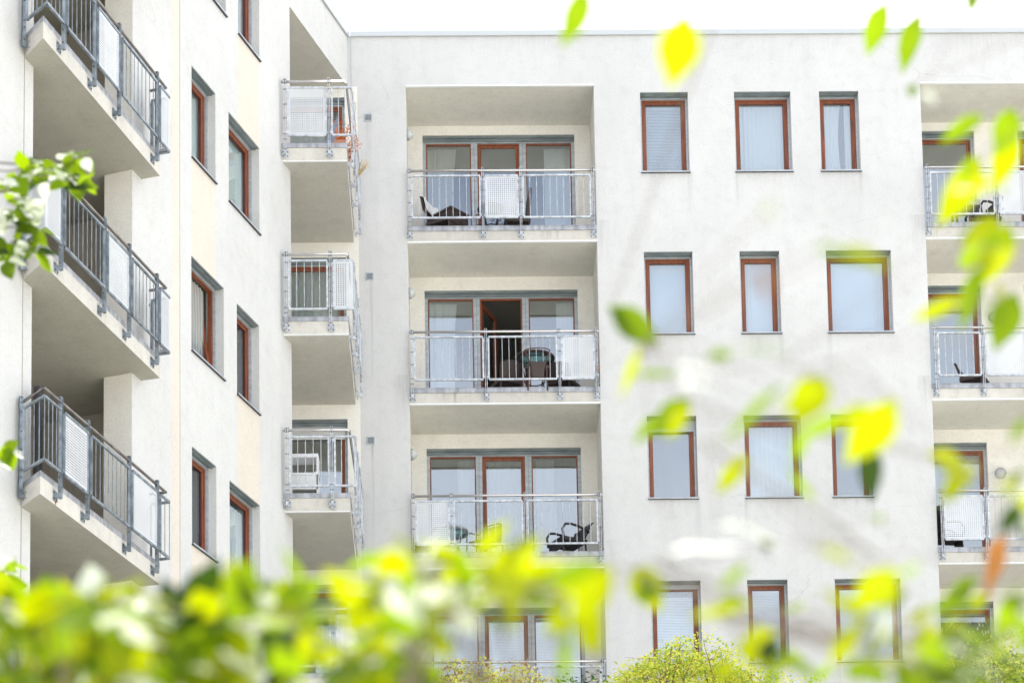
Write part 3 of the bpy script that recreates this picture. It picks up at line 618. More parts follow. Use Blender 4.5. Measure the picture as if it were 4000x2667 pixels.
# ---- corner balconies between wing and facade
CB = [18.918, 15.968, 13.018, 10.068]
CFR = [([('perf'), ('bar')]), ([('bar'), ('perf')]), ([('bar'), ('bar')]), ([('bar'), ('perf')])]
FL = -2.677; XE = -0.905
for i, zb in enumerate(CB):
    q = MB(); wl = wing(2.837, 0, 0)
    poly = [(wl[0] + .0, FL), (XE, FL), (XE - .035, -.004), (-1.02, -.004), (-2.90, -.004), (-2.43, -2.11), (e[0] - .01, e[1])]
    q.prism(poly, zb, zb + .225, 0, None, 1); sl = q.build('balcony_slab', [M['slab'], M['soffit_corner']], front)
    q = MB(); q.prism([(wl[0] + .0, FL - .014), (XE + .014, FL - .014), (XE - .02, -.008), (XE - .06, -.008), (XE - .04, FL + .03), (wl[0], FL + .03)], zb + .226, zb + .30); q.build('flashing', M['flash'], sl)
    q = MB(); q.prism([(wl[0] + .01, FL - .012), (XE + .008, FL - .012), (XE + .008, FL + .02), (wl[0] + .01, FL + .02)], zb - .008, zb + .006); q.build('drip_edge', M['white'], sl)
    kn = CFR[i]; yf = FL - .085; xs = XE + .085
    path = [(-1.97, yf - .005), (xs, yf - .005), (xs, -.1)]; LF = xs + 1.97
    hp = [(-1.96, yf + .01), (XE - .03, yf + .01), (XE + .005, yf + .06), (XE + .01, -.03)]
    d_front = [-1.90, -1.183]; posts = [((x, yf), (1, 0)) for x in d_front] + [((xs - .005, y), (0, 1)) for y in (-2.35, -1.72, -1.1, -.16)]
    a1, a2 = -1.90 + 1.97, -1.183 + 1.97
    yb = lambda y: LF + (y - yf)
    pans = [(a1 + .05, a2 - .05, kn[0]), (a2 + .05, yb(-2.35) - .04, kn[1]), (yb(-2.35) + .05, yb(-1.72) - .05, 'bar'), (yb(-1.72) + .05, yb(-1.1) - .05, 'perf' if i % 2 else 'bar'), (yb(-1.1) + .05, yb(-.16) - .05, 'bar')]
    railing(front, path, hp, zb, posts, pans, zb + 1.32, zb + .39, zb + 1.205, M['galv'], M['steel'], None)
    zt, zz = CDOOR[i]
    door_set(fac, front, -2.9, -1.078, zt - .003, zz + .09, .0, [('curtain', .25, .9, 'green_curtain')] if i == 1 else ([('curtain', .4, .8, 'sheer')] if i == 0 else []), layout='one', roller=.20 if i == 2 else 0)

# ---- large balconies of the wing
PB = Vector((-4.2604, -10.5587)); QB = Vector((-3.2739, -7.27)); U = (QB - PB).normalized(); NO = Vector((U.y, -U.x))
LB = [19.079, 16.129, 13.179, 10.229, 7.279]
LP = {1: ([.406, 1.261, 1.983, 3.17], ['bar', 'bar', 'perf', 'bar', 'perf']), 2: ([.363, 1.564, 2.30, 3.17], ['perf', 'bar', 'perf', 'bar', 'perf']),
      3: ([.376, 1.115, 2.312, 3.18], ['bar', 'perf', 'bar', 'perf', 'bar']), 4: ([.39, 1.3, 2.0, 3.17], ['bar', 'bar', 'perf', 'bar', 'bar']), 0: ([.39, 1.3, 2.0, 3.17], ['bar', 'bar', 'perf', 'bar', 'bar'])}
def w2(s, o): p = wing(s, o, 0); return (p[0], p[1])
nearw = w2(10.74, 0.0); farw = w2(7.62, 0.0)
for i, zb in enumerate(LB):
    q = MB(); poly = [nearw, tuple(PB), tuple(QB), farw, w2(7.9, 0.0), w2(7.88, -.43), w2(6.86, -.44), w2(6.86, -1.89), w2(10.5, -1.89), w2(10.51, 0.0)]
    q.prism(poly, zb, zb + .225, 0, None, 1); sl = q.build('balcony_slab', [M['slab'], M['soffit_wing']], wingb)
    i2 = lambda p, k: p
    PA = PB + NO * .014; QA = QB + NO * .014 + U * .014
    cx_, cy_ = (PB + QB) / 2
    q = MB(); Pi = PB - NO * .03 + U * .03; Qi = QB - NO * .03 - U * .03
    q.prism([nearw, tuple(PB + NO * .0 - U * .0), tuple(QB), farw, w2(7.66, .0), tuple(Qi), tuple(Pi), w2(10.70, 0)], zb + .226, zb + .30); q.build('flashing', M['flash'], sl)
    oo = .10
    P1 = PB + NO * oo - U * .09; Q1 = QB + NO * oo + U * .09
    W0 = Vector(nearw) - U * .09 + (P1 - Vector(nearw)).normalized() * .03; W3 = Vector(farw) + U * .09 + NO * .06
    path = [tuple(W0), tuple(P1), tuple(Q1), tuple(W3)]
    l1 = (P1 - W0).length; off = l1 + .09
    hP = PB + NO * .065 - U * .05; hQ = QB + NO * .065 + U * .05; hW0 = Vector(nearw) - U * .05 + NO * .02; hW3 = Vector(farw) + U * .05 + NO * .1
    ps, kn = LP[i]
    posts = [((PB + NO * .075 + U * s), (U.x, U.y)) for s in ps]
    posts = [((p.x, p.y), t) for p, t in posts]
    npd = (Vector(nearw) - PB).normalized(); pp = Vector(nearw) - U * .075 - npd * .06; posts.append(((pp.x, pp.y), (npd.x * -1, npd.y * -1)))
    ends = [.06] + [off + s for s in ps]; tot = l1 + (Q1 - P1).length + (W3 - Q1).length
    pans = [(a + .05, b - .05, k) for a, b, k in zip(ends, ends[1:] + [tot], kn)]
    railing(wingb, path, [tuple(hW0), tuple(hP), tuple(hQ), tuple(hW3)], zb, posts, pans, zb + 1.32, zb + .39, zb + 1.19, M['galv_wing'], M['steel_dull'], None)

# ================================================================== BALCONY FURNITURE
def solid_sheet(name, pts_rows, th, m, parent, smooth=True):
    """a curved panel with real thickness: grid of points, offset along local y"""
    q = MB(); R_ = len(pts_rows); C_ = len(pts_rows[0]); fr = [[q.P(*p) for p in r] for r in pts_rows]; bk = [[q.P(p[0], p[1] + th, p[2]) for p in r] for r in pts_rows]
    for j in range(R_ - 1):
        for i in range(C_ - 1):
            q.face([fr[j][i], fr[j][i + 1], fr[j + 1][i + 1], fr[j + 1][i]], 0, smooth); q.face([bk[j][i], bk[j + 1][i], bk[j + 1][i + 1], bk[j][i + 1]], 0, smooth)
    for i in range(C_ - 1): q.face([fr[0][i], bk[0][i], bk[0][i + 1], fr[0][i + 1]]); q.face([fr[-1][i], fr[-1][i + 1], bk[-1][i + 1], bk[-1][i]])
    for j in range(R_ - 1): q.face([fr[j][0], fr[j + 1][0], bk[j + 1][0], bk[j][0]]); q.face([fr[j][-1], bk[j][-1], bk[j + 1][-1], fr[j + 1][-1]])
    return q.build(name, m, parent, local=True)
def armchair(label, x, y, z, rz, m, back_h=.9, wd=.52, arms=True, rake=.16, flare=.05, group=None, seat=True):
    """woven chair facing its local -y"""
    t = empty('wicker_chair', (x, y, z), label, 'chair', group or 'chairs standing on the loggias', rz)
    rows = []
    for j in range(7):
        k = j / 6; hh = .42 + (back_h - .42) * k; row = []
        for i in range(9):
            u = (i / 8 - .5) * 2; wv = (wd / 2 + flare * k) * u; top = -.05 * (u * u) * k if j == 6 else 0
            row.append((wv, wd / 2 - .02 + rake * k - .05 * (u * u), hh + top))
        rows.append(row)
    solid_sheet('backrest', rows, .025, m, t)
    q = MB(); q.box(-wd / 2, wd / 2, -wd / 2, wd / 2, .38, .44); q.box(-wd / 2 + .02, wd / 2 - .02, -wd / 2 + .01, -wd / 2 + .03, .24, .38); q.build('seat', m, t, True)
    for sx in (-1, 1):
        for sy in (-1, 1): q = MB(); q.tube([(sx * (wd / 2 - .02), sy * (wd / 2 - .03), .40), (sx * (wd / 2 + .01), sy * (wd / 2 - .01), 0)], .018, 8); q.build('leg', m, t, True)
        if arms:
            a = sx * (wd / 2 + .02); pts = [(a, -wd / 2 + .02, .38), (a, -wd / 2 - .01, .55), (a, -wd / 2 + .05, .645), (a, -wd / 2 + .16, .665), (a, .05, .65), (a, wd / 2 - .02, .60), (a, wd / 2 + .03, .56)]
            q = MB(); q.tube(pts, .022, 8); q.build('armrest', m, t, True)
    return t
def round_table(label, x, y, z, r, h, m, glassm, cat='table', legs=4):
    t = empty('round_table', (x, y, z), label, cat, 'round tables on the loggias')
    q = MB(); n = 36
    q.lathe((0, 0, h), [(r - .06, -.03), (r, -.028), (r + .005, -.01), (r, .005), (r - .06, .002), (r - .06, -.03)], n); q.build('table_rim', m, t, True)
    q = MB(); q.lathe((0, 0, h), [(.001, -.012), (r - .055, -.012), (r - .055, -.006), (.001, -.006)], n); q.build('glass_top', glassm, t, True)
    for k in range(legs):
        a = 2 * math.pi * (k + .5) / legs; q = MB(); q.tube([(math.cos(a) * (r - .04), math.sin(a) * (r - .04), h - .02), (math.cos(a) * (r * .5), math.sin(a) * (r * .5), h * .5), (math.cos(a) * (r - .08), math.sin(a) * (r - .08), 0)], .012, 8); q.build('leg', m, t, True)
    q = MB(); q.lathe((0, 0, h * .5), [(r * .5 - .008, -.008), (r * .5 + .008, -.008), (r * .5 + .008, .008), (r * .5 - .008, .008), (r * .5 - .008, -.008)], 24); q.build('leg_brace', m, t, True)
    return t
Z0, Z1, Z2, Z3 = TOP
WK = M['wicker']
# top loggia
armchair('dark brown wicker chair draped with a white towel, top loggia', .66, .62, Z0, R(58), WK, .98, .50, False, .14)
q = MB(); rows = []
tw = empty('towel', (.66, .62, Z0), 'white towel hung over the back of the top loggia wicker chair', 'towel', None, R(58))
for j in range(9):
    s_ = j / 8
    if s_ < .45: k = s_ / .45; yy = .24 + .14 * (.35 + .65 * k) - .03; zz = .66 + .345 * k
    else: k = (s_ - .45) / .55; yy = .40 + .035; zz = 1.005 - .30 * k; yy = .24 + .14 * (1 - .5 * k) + .055
    rows.append([((i / 8 - .5) * .50, yy + .006 * math.sin(i * 1.7 + j) - .05 * ((i / 4 - 1) ** 2), zz + (.02 * math.sin(i * .8))) for i in range(9)])
solid_sheet('cloth', rows, .008, M['towel'], tw)
t = empty('wicker_table', (.76, .82, Z0), 'square dark wicker side table turned cornerwise beside the towel chair', 'table', None, R(45))
q = MB(); q.box(-.235, .235, -.235, .235, .70, .735); q.build('tabletop', WK, t, True)
q = MB(); ring(q, -.22, .22, -.22, -.20, .50, .70, .03); q.box(-.22, .22, -.215, -.20, .40, .70); q.box(-.22, .22, .20, .215, .40, .70); q.box(-.22, -.205, -.2, .2, .40, .70); q.box(.205, .22, -.2, .2, .40, .70); q.build('apron', WK, t, True)
for sx in (-1, 1):
    for sy in (-1, 1): q = MB(); q.box(sx * .2 - .02, sx * .2 + .02, sy * .2 - .02, sy * .2 + .02, 0, .40); q.build('leg', WK, t, True)
armchair('dark wicker chair seen edge-on at the right of the perforated panel, top loggia', 1.93, .62, Z0, R(-86), WK, 1.07, .46, False, .05, 0)
round_table('small round table half hidden behind the top loggia perforated panel', 1.48, .55, Z0, .24, .70, M['frame_dark'], M['glass_table'])
t = empty('metal_planter_stand', (1.50, .18, Z0), 'black wrought iron stand with curled petals behind the top loggia rail', 'plant stand')
q = MB()
for cx_ in (-.19, 0.02, .14):
    for k in range(6):
        a = k * math.pi / 3; pts = [(cx_ + .075 * math.cos(a) * u + .02 * math.sin(a) * math.sin(u * math.pi), 0, .30 + .085 * math.sin(a) * u + .02 * math.cos(a) * math.sin(u * math.pi)) for u in (0, .25, .5, .75, 1)]; q.tube(pts, .0045, 5)
q.build('ornament', M['frame_dark'], t, True)
q = MB(); q.box(-.29, .24, -.006, .006, .385, .397); q.box(-.29, .24, -.006, .006, .205, .217); q.build('frame', M['frame_dark'], t, True)
for a in (-.285, .235): q = MB(); q.tube([(a, 0, .39), (a, 0, 0)], .007, 6); q.build('leg', M['frame_dark'], t, True)
# second loggia
round_table('large round wicker table with glass top on the second loggia', 2.20, .52, Z1, .36, .85, WK, M['glass_table'])
M['wicker_red'] = mat('reddish_wicker', (0.075, 0.036, 0.034), 0.5)
t = empty('wicker_chair', (2.23, .12, Z1), 'brown wicker chair with open splayed back in front of the round table', 'chair', 'chairs standing on the loggias', R(180))
mm = M['wicker_red']
q = MB(); q.tube([(-.17, -.19, 0), (-.155, -.20, .40), (-.13, -.215, .55), (-.20, -.24, .80), (-.215, -.25, .89), (-.12, -.26, .935), (0, -.262, .945), (.12, -.26, .935), (.215, -.25, .89), (.20, -.24, .80), (.13, -.215, .55), (.155, -.20, .40), (.17, -.19, 0)], .013, 8)
for v_ in range(len(q.v)): q.v[v_] = (q.v[v_][0], -q.v[v_][1], q.v[v_][2] if q.v[v_][2] < .4 else .4 + (q.v[v_][2] - .4) * .62)
q.build('back_frame', mm, t, True)
rows = [[((i / 6 - .5) * (.21 + .012 * j), .205 + .004 * j, .22 + .055 * j) for i in range(7)] for j in range(6)]
solid_sheet('backrest', rows, .012, M['wicker'], t)
q = MB(); q.box(-.20, .20, -.2, .2, .40, .44); q.build('seat', M['wicker'], t, True)
for sx in (-1, 1): q = MB(); q.tube([(sx * .18, -.18, .42), (sx * .2, -.19, 0)], .014, 8); q.build('leg', mm, t, True)
armchair('dark wicker chair left of the second loggia table, before the open door', 1.70, .62, Z1, R(205), WK, .74, .42, False, .10, .02)
armchair('dark wicker chair right of the second loggia table, behind the perforated panel', 2.72, .66, Z1, R(150), WK, .72, .44, False, .10, .02)
t = empty('flower_pot', (3.235, -.02, Z1 + .08), 'small empty terracotta pot at the right end of the second loggia rail', 'pot')
q = MB(); q.lathe((0, 0, .22), [(.001, 0), (.045, 0), (.058, .10), (.064, .10), (.064, .13), (.055, .13), (.05, .05)], 16); q.build('pot', M['terracotta'], t, True)
q = MB(); q.lathe((0, 0, .20), [(.001, 0), (.062, 0), (.066, .02), (.001, .02)], 16); q.tube([(0, 0, .20), (0, 0, 0)], .012, 6); q.build('holder', M['galv'], t, True)
# third loggia
armchair('black rattan armchair with rounded arms on the third loggia', 2.72, .50, Z2, R(-62), M['blackw'], .80, .50, True, .17)
armchair('black chair cut off by the left edge of the third loggia', .0 + .13, .75, Z2, R(80), M['blackw'], .90, .42, False, .03)
round_table('round glass bistro table behind the third loggia rail', .66, .50, Z2, .34, .64, M['flash'], M['glass_table'])
t = empty('stacking_chair', (1.28, .50, Z2), 'light metal stacking chair with a curved back on the third loggia', 'chair', None, R(-35))
mt_ = mat('chair_grey_tube', (0.30, 0.33, 0.22), 0.35, 0.6)
q = MB(); q.tube([(-.25, -.22, 0), (-.25, -.2, .55), (-.25, -.1, .64), (-.24, .16, .68), (-.2, .24, .80), (-.1, .27, .845), (.1, .27, .845), (.2, .24, .80), (.24, .16, .68), (.25, -.1, .64), (.25, -.2, .55), (.25, -.22, 0)], .013, 8); q.build('tube_frame', mt_, t, True)
rows = [[((i / 8 - .5) * (.40), .24 + .02 * j / 5 - .03 * ((i / 4 - 1) ** 2), .50 + .06 * j) for i in range(9)] for j in range(6)]; solid_sheet('backrest', rows, .008, mt_, t)
q = MB(); q.box(-.23, .23, -.2, .22, .42, .44); q.build('seat', mt_, t, True)
for sx in (-1, 1): q = MB(); q.tube([(sx * .22, .2, .43), (sx * .24, .30, 0)], .012, 8); q.build('leg', mt_, t, True)
# right-hand loggias
t = empty('side_table', (9.95, .55, Z0), 'low grey table behind the rail of the top right loggia', 'table')
q = MB(); q.box(-.22, .24, -.2, .2, .60, .70); q.build('tabletop', M['flash'], t, True)
for sx in (-1, 1):
    for sy in (-1, 1): q = MB(); q.box(sx * .19 - .02, sx * .19 + .02, sy * .17 - .02, sy * .17 + .02, 0, .6); q.build('leg', M['dark'], t, True)
armchair('black rattan chair on the top right loggia', 10.30, .60, Z0, R(-70), M['blackw'], .86, .44, True, .08)
armchair('dark wicker chair with a curved back on the middle right loggia', 10.02, .65, Z1, R(60), WK, .76, .42, False, .12)
armchair('black cantilever chair behind the perforated panel, third right loggia', 9.42, .50, Z2, R(95), M['blackw'], .99, .40, True, .02)
# patterned curtain of the lowest right loggia door: printed leaves on dark cloth
mp_ = mat('dark_leaf_print_cloth', (0.03, 0.035, 0.035), 0.9); b = mp_.node_tree.nodes['Principled BSDF']
tc = N(mp_, 'ShaderNodeTexCoord'); vo = N(mp_, 'ShaderNodeTexVoronoi'); vo.inputs['Scale'].default_value = 9; vo.feature = 'SMOOTH_F1'; vo.inputs['Smoothness'].default_value = .2
ms = N(mp_, 'ShaderNodeMapping'); ms.inputs['Scale'].default_value = (2.2, 1, 1); ms.inputs['Rotation'].default_value = (0, .6, 0)
rr = N(mp_, 'ShaderNodeValToRGB'); rr.color_ramp.elements[0].position = .30; rr.color_ramp.elements[0].color = (.32, .36, .36, 1); rr.color_ramp.elements[1].position = .36; rr.color_ramp.elements[1].color = (.02, .025, .028, 1)
L(mp_, tc.outputs['Object'], ms.inputs['Vector']); L(mp_, ms.outputs['Vector'], vo.inputs['Vector']); L(mp_, vo.outputs['Distance'], rr.inputs['Fac']); L(mp_, rr.outputs['Color'], b.inputs['Base Color'])
q = MB(fac); q.box(9.29, 10.28, -LD - .075, -LD - .065, Z3 + .1, Z3 + 2.15); q.build('printed_curtain', mp_, front)
# corner balconies
zc = CB[2] + .225
t = empty('plastic_shelf', (-1.72, -1.6, zc), 'white plastic shelf unit behind the bars of the third corner balcony', 'shelf')
q = MB(); q.box(-.24, .24, -.15, .15, .52, .76); q.box(-.25, .25, -.16, .16, .76, .80); q.build('drawer', M['white'], t, True)
q = MB(); q.box(-.25, .25, -.16, .16, 1.06, 1.12); q.build('shelf_board', M['white'], t, True)
for sx in (-1, 1): q = MB(); q.box(sx * .235 - .015, sx * .235 + .015, -.15, .15, 0, 1.06); q.build('side_panel', M['white'], t, True)
q = MB(); q.box(-.24, .24, -.14, .14, .05, .46); q.build('storage_box', mat('sage_plastic', (.36, .38, .33), .5), t, True)
# plant on the top corner balcony
def leaf_blob(q, c, r, n, size, mats_n, rnd, flat=1.0, up=0.6):
    """leaf-sized faces spread through a volume"""
    for k in range(n):
        d = Vector((rnd.gauss(0, 1), rnd.gauss(0, 1), rnd.gauss(0, 1))).normalized() * (rnd.random() ** .45)
        p = Vector(c) + Vector((d.x * r[0], d.y * r[1], d.z * r[2]))
        leaf(q, p, p + Vector((rnd.gauss(0, 1), rnd.gauss(0, 1), rnd.gauss(0, .7) * flat)).normalized() * size * rnd.uniform(.6, 1.3), size * rnd.uniform(.35, .6), Vector((rnd.gauss(0, .6), rnd.gauss(0, .6), up)), rnd.randrange(mats_n))
def leaf(q, b, t, wd, nrm, m=0, fine=False):
    b = Vector(b); t = Vector(t); d = t - b; ln = d.length; d = d / ln; sd_ = d.cross(Vector(nrm))
    if sd_.length < 1e-4: sd_ = d.orthogonal()
    sd_.normalize(); up = sd_.cross(d).normalized(); n0 = len(q.v)
    if not fine:
        for p in (b, b + d * ln * .5 + sd_ * wd / 2 + up * wd * .12, t, b + d * ln * .5 - sd_ * wd / 2 + up * wd * .12): q.v.append(tuple(p))
        q.face([n0, n0 + 1, n0 + 2], m); q.face([n0, n0 + 2, n0 + 3], m); return
    prof = [0.02, .42, .78, .97, 1.0, .88, .62, .30, .02]; K = len(prof)
    for i, w_ in enumerate(prof):
        k = i / (K - 1); c = b + d * ln * k - up * ln * .16 * (k * k) + up * ln * .03 * math.sin(k * 7)
        e_ = wd / 2 * w_
        for s_, dz in ((-1, .22), (-.5, .07), (0, 0), (.5, .07), (1, .22)): q.v.append(tuple(c + sd_ * e_ * s_ + up * e_ * dz * (1 + .3 * math.sin(i * 2.1 + s_ * 3))))
    for i in range(K - 1):
        for j in range(4): q.face([n0 + i * 5 + j, n0 + i * 5 + j + 1, n0 + (i + 1) * 5 + j + 1, n0 + (i + 1) * 5 + j], m, True)
def leafmat(name, col, tcol, trans=.55, rough=.35, spec=.5, see=0):
    m = bpy.data.materials.new(name); m.use_nodes = True; nt = m.node_tree; b = nt.nodes['Principled BSDF']; o = nt.nodes['Material Output']
    b.inputs['Roughness'].default_value = rough; b.inputs['Specular IOR Level'].default_value = spec
    tc = N(m, 'ShaderNodeTexCoord'); n = N(m, 'ShaderNodeTexNoise'); n.inputs['Scale'].default_value = 14; n.inputs['Detail'].default_value = 3
    r = N(m, 'ShaderNodeValToRGB'); r.color_ramp.elements[0].position = .35; r.color_ramp.elements[1].position = .65
    r.color_ramp.elements[0].color = (*[c * .75 for c in col], 1); r.color_ramp.elements[1].color = (*[min(1, c * 1.25) for c in col], 1)
    L(m, tc.outputs['Object'], n.inputs['Vector']); L(m, n.outputs['Fac'], r.inputs['Fac']); L(m, r.outputs['Color'], b.inputs['Base Color'])
    t = N(m, 'ShaderNodeBsdfTranslucent'); t.inputs['Color'].default_value = (*tcol, 1); mxs = N(m, 'ShaderNodeMixShader'); mxs.inputs['Fac'].default_value = trans
    L(m, b.outputs[0], mxs.inputs[1]); L(m, t.outputs[0], mxs.inputs[2]); L(m, mxs.outputs[0], o.inputs['Surface'])
    return m
LM = [leafmat('leaf_yellow', (.23, .29, .001), (.34, .385, .0), .65, .5, .2), leafmat('leaf_lime', (.12, .22, .004), (.23, .34, .002), .6, .5, .2),
      leafmat('leaf_green', (.06, .115, .003), (.15, .225, .001), .5, .5, .25), leafmat('leaf_dark', (.018, .042, .005), (.04, .085, .003), .4, .5, .3), leafmat('leaf_orange', (.26, .10, .02), (.30, .12, .02), .6, .4),
      leafmat('leaf_pale_sheen', (.62, .66, .56), (.70, .74, .60), .35, .5, .6)]  # last one: white sky sheen painted into the leaf colour
BARK = mat('bark', (.16, .12, .09), .9); noise_col(BARK, (.10, .075, .055), (.24, .19, .15), (1, 1, .3), 12, 5, bump=30)
rn = random.Random(5)
t = empty('potted_plant', (-1.02, -2.2, CB[0] + .225), 'orange red flowering plant spilling over the top corner balcony', 'plant')
q = MB(); q.box(-.10, .10, -.42, .42, 0, .17); q.build('planter', M['terracotta'], t, True)
q = MB()
OM = [leafmat('petal_orange', (.55, .13, .03), (.75, .25, .05), .3, .6), leafmat('petal_rust', (.36, .10, .03), (.5, .2, .05), .3, .6)]
for k in range(34):
    x0, y0 = rn.uniform(-.08, .08), rn.uniform(-.42, .40); p = Vector((x0, y0, .16)); d = Vector((rn.uniform(-.2, .55), rn.uniform(-.35, .35), rn.uniform(.3, 1.0))).normalized(); pts = [tuple(p)]; l = rn.uniform(.16, .48)
    for j in range(5):
        p = p + d * l / 5; d = (d + Vector((.06, 0, -.06))).normalized(); pts.append(tuple(p))
        for _ in range(7): a = p + Vector((rn.gauss(0, .022), rn.gauss(0, .022), rn.gauss(0, .022))); leaf(q, a, a + Vector((rn.gauss(0, 1), rn.gauss(0, 1), rn.gauss(0, 1))).normalized() * .035, .016, (0, 0, 1), rn.randrange(2))
    q.tube(pts, .004, 4, 1, False)
q.build('blossom', OM, t, True)
t = empty('dry_plant', (-.75, -2.0, CB[0] + .30), 'wisp of dry straw coloured grass outside the top corner balcony rail', 'plant')
q = MB(); ST = mat('dry_straw', (.50, .36, .16), .9)
for k in range(16):
    p = Vector((0, 0, -.22)); d = Vector((rn.uniform(.0, .5), rn.uniform(-.3, .3), 1)).normalized(); pts = [tuple(p)]
    for j in range(4): p = p + d * .08; d = (d + Vector((rn.uniform(-.1, .2), 0, -.05))).normalized(); pts.append(tuple(p)); leaf(q, p, p + Vector((rn.gauss(0, 1), rn.gauss(0, 1), rn.gauss(0, 1))).normalized() * .035, .012, (0, 0, 1), 0)
    q.tube(pts, .003, 4, 0, False)
q.build('stem', ST, t, True)
# rolled corrugated mat on the third wing balcony
p = wing(10.62, .16, 0)
t = empty('rolled_mat', (p[0], p[1], LB[3] + .225), 'black ribbed rolled mat standing at the near end of the wing balcony', 'mat')
q = MB(); prof = [(.001, 0)]
for k in range(60): prof += [(.052, .02 + k * .022), (.062, .031 + k * .022)]
prof += [(.05, 1.35), (.001, 1.35)]; q.lathe((0, 0, 0), prof, 18); q.build('ribbed_roll', M['blackw'], t, True)

# ================================================================== TREES NEAR THE BUILDING
def curve(p0, p1, sag, rnd, n=6, wob=.05):
    p0 = Vector(p0); p1 = Vector(p1); ln = (p1 - p0).length; o = []
    for i in range(n + 1):
        k = i / n; p = p0.lerp(p1, k) + Vector((rnd.gauss(0, wob), rnd.gauss(0, wob), rnd.gauss(0, wob))) * ln * (math.sin(k * math.pi)) * .5; p.z += sag * math.sin(k * math.pi) * ln; o.append(tuple(p))
    return o
def crown_tree(name, label, cat, base, top_fn, x0, x1, ydep, depth_z, n, leafsize, mats, rnd, trunk_r=.09, stems=1, ntwig=26, bark=None, under=2.2, slim=.5):
    """multi-limbed tree whose crown follows an uneven top line"""
    bark = bark or BARK; bx_, by_, bz_ = base; t = empty(name, base, label, cat)
    cx_ = (x0 + x1) / 2; tr = MB(); tips = []
    for s_ in range(stems):
        sx = bx_ + (s_ - (stems - 1) / 2) * .25; fx = cx_ + (s_ - (stems - 1) / 2) * (x1 - x0) / (stems + .5)
        zt_ = min(top_fn(fx), top_fn(cx_)) - depth_z * 1.3 - .5; trunk = curve((sx, by_, bz_), (fx, by_, zt_), 0, rnd, 10, .02)
        tr.tube(trunk, [trunk_r * (1 - .6 * i / 10) for i in range(11)], 10); tips.append((fx, by_, zt_))
    tr.build('trunk', bark, t)
    bq = MB(); lq = MB(); cl = []
    for k in range(ntwig):
        x = x0 + (x1 - x0) * (k + rnd.random()) / ntwig; yy = by_ + rnd.uniform(-ydep, ydep); z = top_fn(x) - .06 - rnd.random() ** 1.6 * depth_z * 1.7 ; o = min(tips, key=lambda p: abs(p[0] - x))
        mid = Vector(o).lerp(Vector((x, yy, z)), .5) + Vector((0, 0, -.12)); c1 = curve(o, tuple(mid), 0, rnd, 4, .08); c2 = curve(tuple(mid), (x, yy, z), 0, rnd, 4, .1)
        bq.tube(c1 + c2[1:], [.014 * (1 - .09 * i) for i in range(9)], 5, 0, False)
        for _ in range(5):
            e_ = Vector(c2[2]) + Vector((rnd.gauss(0, .22), rnd.gauss(0, .22), rnd.uniform(-.05, .22))); bq.tube(curve(c2[rnd.randrange(1, 4)], tuple(e_), 0, rnd, 3, .1), [.005, .004, .003, .002], 4, 0, False); cl.append(e_)
        cl.append(Vector((x, yy, z)))
    bq.build('branch', bark, t)
    for k in range(n):
        if rnd.random() < .90: c = rnd.choice(cl); p = c + Vector((rnd.gauss(0, .10), rnd.gauss(0, .14), rnd.gauss(0, .035)))
        else: x = rnd.uniform(x0, x1); p = Vector((x, by_ + rnd.uniform(-ydep, ydep), top_fn(x) - rnd.random() ** 1.4 * depth_z * under))
        lim = top_fn(min(max(p.x, x0), x1)) + rnd.gauss(0, .025)
        if p.z > lim: p.z = lim - abs(rnd.gauss(0, .06))
        d = Vector((rnd.gauss(0, 1), rnd.gauss(0, 1), rnd.gauss(.1, .6))).normalized()
        leaf(lq, p, p + d * leafsize * rnd.uniform(.6, 1.3), leafsize * slim * rnd.uniform(.7, 1.3), Vector((rnd.gauss(0, .7), rnd.gauss(0, .7), 1)), min(len(mats) - 1, int(rnd.random() ** 1.2 * len(mats))))
    lq.build('foliage', mats, t); return t
def interp(tab):
    def f(x):
        for (a, b), (c, d) in zip(tab[:-1], tab[1:]):
            if x <= c: return b + (d - b) * max(0, (x - a)) / (c - a)
        return tab[-1][1]
    return f
lower = lambda dz, tab: interp([(a, b - dz) for a, b in tab])
r5 = random.Random(11)
YL = [leafmat('yellow_leaflet', (.80, .76, .12), (.95, .92, .2), .45, .5), leafmat('lemon_leaflet', (.66, .72, .08), (.88, .92, .12), .45, .5), leafmat('lime_leaflet', (.36, .48, .05), (.6, .75, .08), .4, .5), leafmat('rusty_leaflet', (.36, .16, .05), (.5, .3, .1), .3, .5)]
DL = [leafmat('deep_green_leaflet', (.035, .10, .025), (.1, .25, .03), .3, .3), leafmat('fresh_green_leaflet', (.08, .19, .03), (.22, .42, .05), .35, .35), leafmat('dark_green_leaflet', (.018, .055, .016), (.05, .12, .02), .25, .3)]
RB = mat('reddish_twig', (.22, .11, .08), .9)
GL = [YL[1], YL[0], YL[2], leafmat('spring_green_leaflet', (.20, .34, .03), (.45, .66, .05), .45, .45), YL[0]]
crown_tree('ornamental_tree', 'yellow leaved tree top with thin red twigs under the lowest loggia', 'tree', (.9, -5.0, GZ), lower(-.07, [(-.35, 9.50), (-.1, 9.60), (.05, 9.74), (.25, 9.72), (.4, 9.60), (.55, 9.64), (.8, 9.62), (.95, 9.57), (1.15, 9.70), (1.35, 9.60), (1.6, 9.64), (1.85, 9.54), (2.05, 9.42)]), -.35, 2.05, .5, .25, 9000, .06, YL, r5, .07, 3, 34, RB)
crown_tree('evergreen_tree', 'dark green serrated leaf tree top beside the yellow tree', 'tree', (2.6, -4.3, GZ), lower(-.03, [(1.7, 9.42), (2.0, 9.52), (2.2, 9.55), (2.36, 9.78), (2.55, 9.70), (2.7, 9.66), (2.86, 9.84), (3.0, 9.74), (3.15, 9.60), (3.35, 9.50), (3.6, 9.44)]), 1.7, 3.6, .5, .25, 4200, .10, DL, r5, .09, 2, 26, None, 2.2, .42)
